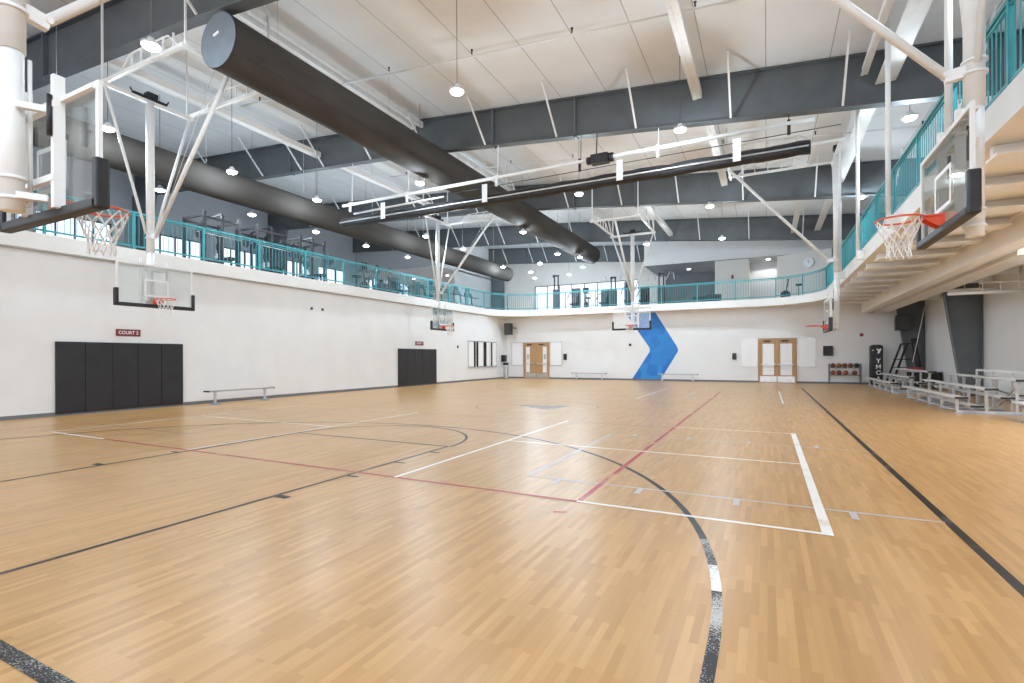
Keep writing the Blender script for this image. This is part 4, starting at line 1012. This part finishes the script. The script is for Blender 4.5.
# wall clock and exit devices on the gallery wall
cmx = Matrix.Translation((2.28, BY - .42, 7.1)) @ Matrix.Rotation(-math.atan2(1.4, 2.8), 4, 'Z')
t = thing('wall_clock', 'round white wall clock on the cream gallery wall at the right', 'clock'); t.matrix_world = cmx
MB().tube([(0, -.02, 0), (0, -.06, 0)], .3, 28).build('clock_rim', 'lamp_body', t); MB().tube([(0, -.062, 0), (0, -.066, 0)], .28, 28).build('clock_face', 'white_paint', t)
s = MB(); s.bar((0, -.07, 0), (.12, -.07, .1), .02, .01); s.bar((0, -.07, 0), (-.03, -.07, .2), .02, .01); s.build('clock_hands', 'black', t)
fitting('fire_alarm', -2.05, BY + .33, 6.55, -1.92, BY + .4, 6.8, 'maroon', 'small red alarm on the cream wall beside the grey recess', 'alarm')
# things outside the gallery windows
s = MB(); s.box(-44, -20, 0, -40, 60, 6.35); s.box(-44.2, -20, 6.35, -39.8, 60, 6.5)
tag(s.build('neighbour_building', 'tan'), 'low tan masonry building seen through the left gallery windows', 'building')
s = MB(); s.box(-60, 62, 0, 20, 66, 5.2); tag(s.build('neighbour_building', 'wall_grey'), 'pale low building seen through the far gallery windows', 'building')
g = MB(); g.box(-120, -60, -.6, 80, 140, -.25); struct(g.build('ground_outside', 'grit'))

# recessed lights in the gallery
for i, (x, y) in enumerate(((.1, BY + 1.2), (-5.0, 38.3), (-28.2, 36.5), (-24.6, 36.5))):
    t = thing('recessed_light', ['round recessed ceiling light above the grey partition', 'round recessed ceiling light inside the dark recess', 'recessed ceiling light in the side room, near its windows', 'recessed ceiling light in the side room, nearer the court'][i], 'lamp', (x, y, 7.77 if i < 2 else 8.54), 0)
    MB().tube([(0, 0, -.012), (0, 0, 0)], .13, 20).build('lens', 'led', t); MB().tube([(0, 0, -.008), (0, 0, 0)], .16, 20).build('ring', 'lamp_body', t)
    ld = bpy.data.lights.new('recessed light', 'SPOT'); ld.energy = 120 if i == 0 else 25 if i == 1 else 260; ld.spot_size = math.radians(140); ld.shadow_soft_size = .1; ld.color = (1, .97, .92)
    lo = bpy.data.objects.new('lamp_light', ld); COL.objects.link(lo); lo.location = (0, 0, -.03); lo.parent = t

# ------------------------------------------------------------------ world: bright overcast sky
wd = bpy.data.worlds.new('sky'); S.world = wd; wd.use_nodes = True
N = wd.node_tree.nodes; L = wd.node_tree.links; bg = N['Background']
tc = N.new('ShaderNodeTexCoord'); sx = N.new('ShaderNodeSeparateXYZ'); L.new(tc.outputs['Generated'], sx.inputs[0])
rp = N.new('ShaderNodeValToRGB'); e = rp.color_ramp.elements; e[0].position = 0; e[0].color = (.92, .95, 1, 1); e[1].position = .6; e[1].color = (.66, .78, 1, 1)
L.new(sx.outputs['Z'], rp.inputs[0]); L.new(rp.outputs[0], bg.inputs[0]); bg.inputs[1].default_value = 2.3

# ------------------------------------------------------------------ camera
F, YAW, ROLL, CY, H = 505.443, 26.749, -.2, 356.959, 1.488
cd = bpy.data.cameras.new('camera'); cd.sensor_width = 36; cd.lens = 36 * F / 1024; cd.shift_y = (CY - 341.5) / 1024; cd.clip_end = 400; cd.clip_start = .05
co = bpy.data.objects.new('camera', cd); COL.objects.link(co); S.camera = co
ya, ro = math.radians(YAW), math.radians(ROLL)
c_ = Vector((-math.sin(ya), math.cos(ya), 0)); R_ = Vector((math.cos(ya), math.sin(ya), 0)); U_ = Vector((0, 0, 1))
R3 = R_ * math.cos(ro) + U_ * math.sin(ro); U3 = U_ * math.cos(ro) - R_ * math.sin(ro)
mw = Matrix(((R3.x, U3.x, -c_.x, 0), (R3.y, U3.y, -c_.y, 0), (R3.z, U3.z, -c_.z, H), (0, 0, 0, 1))); co.matrix_world = mw

vs = S.view_settings; vs.view_transform = 'Standard'; vs.look = 'None'; vs.gamma = 1; vs.use_curve_mapping = False; vs.exposure = 0.5
S.cycles.use_denoising = True
S.cycles.max_bounces = 8; S.cycles.diffuse_bounces = 5; S.cycles.glossy_bounces = 3; S.cycles.transparent_max_bounces = 12
S.cycles.sample_clamp_indirect = 6
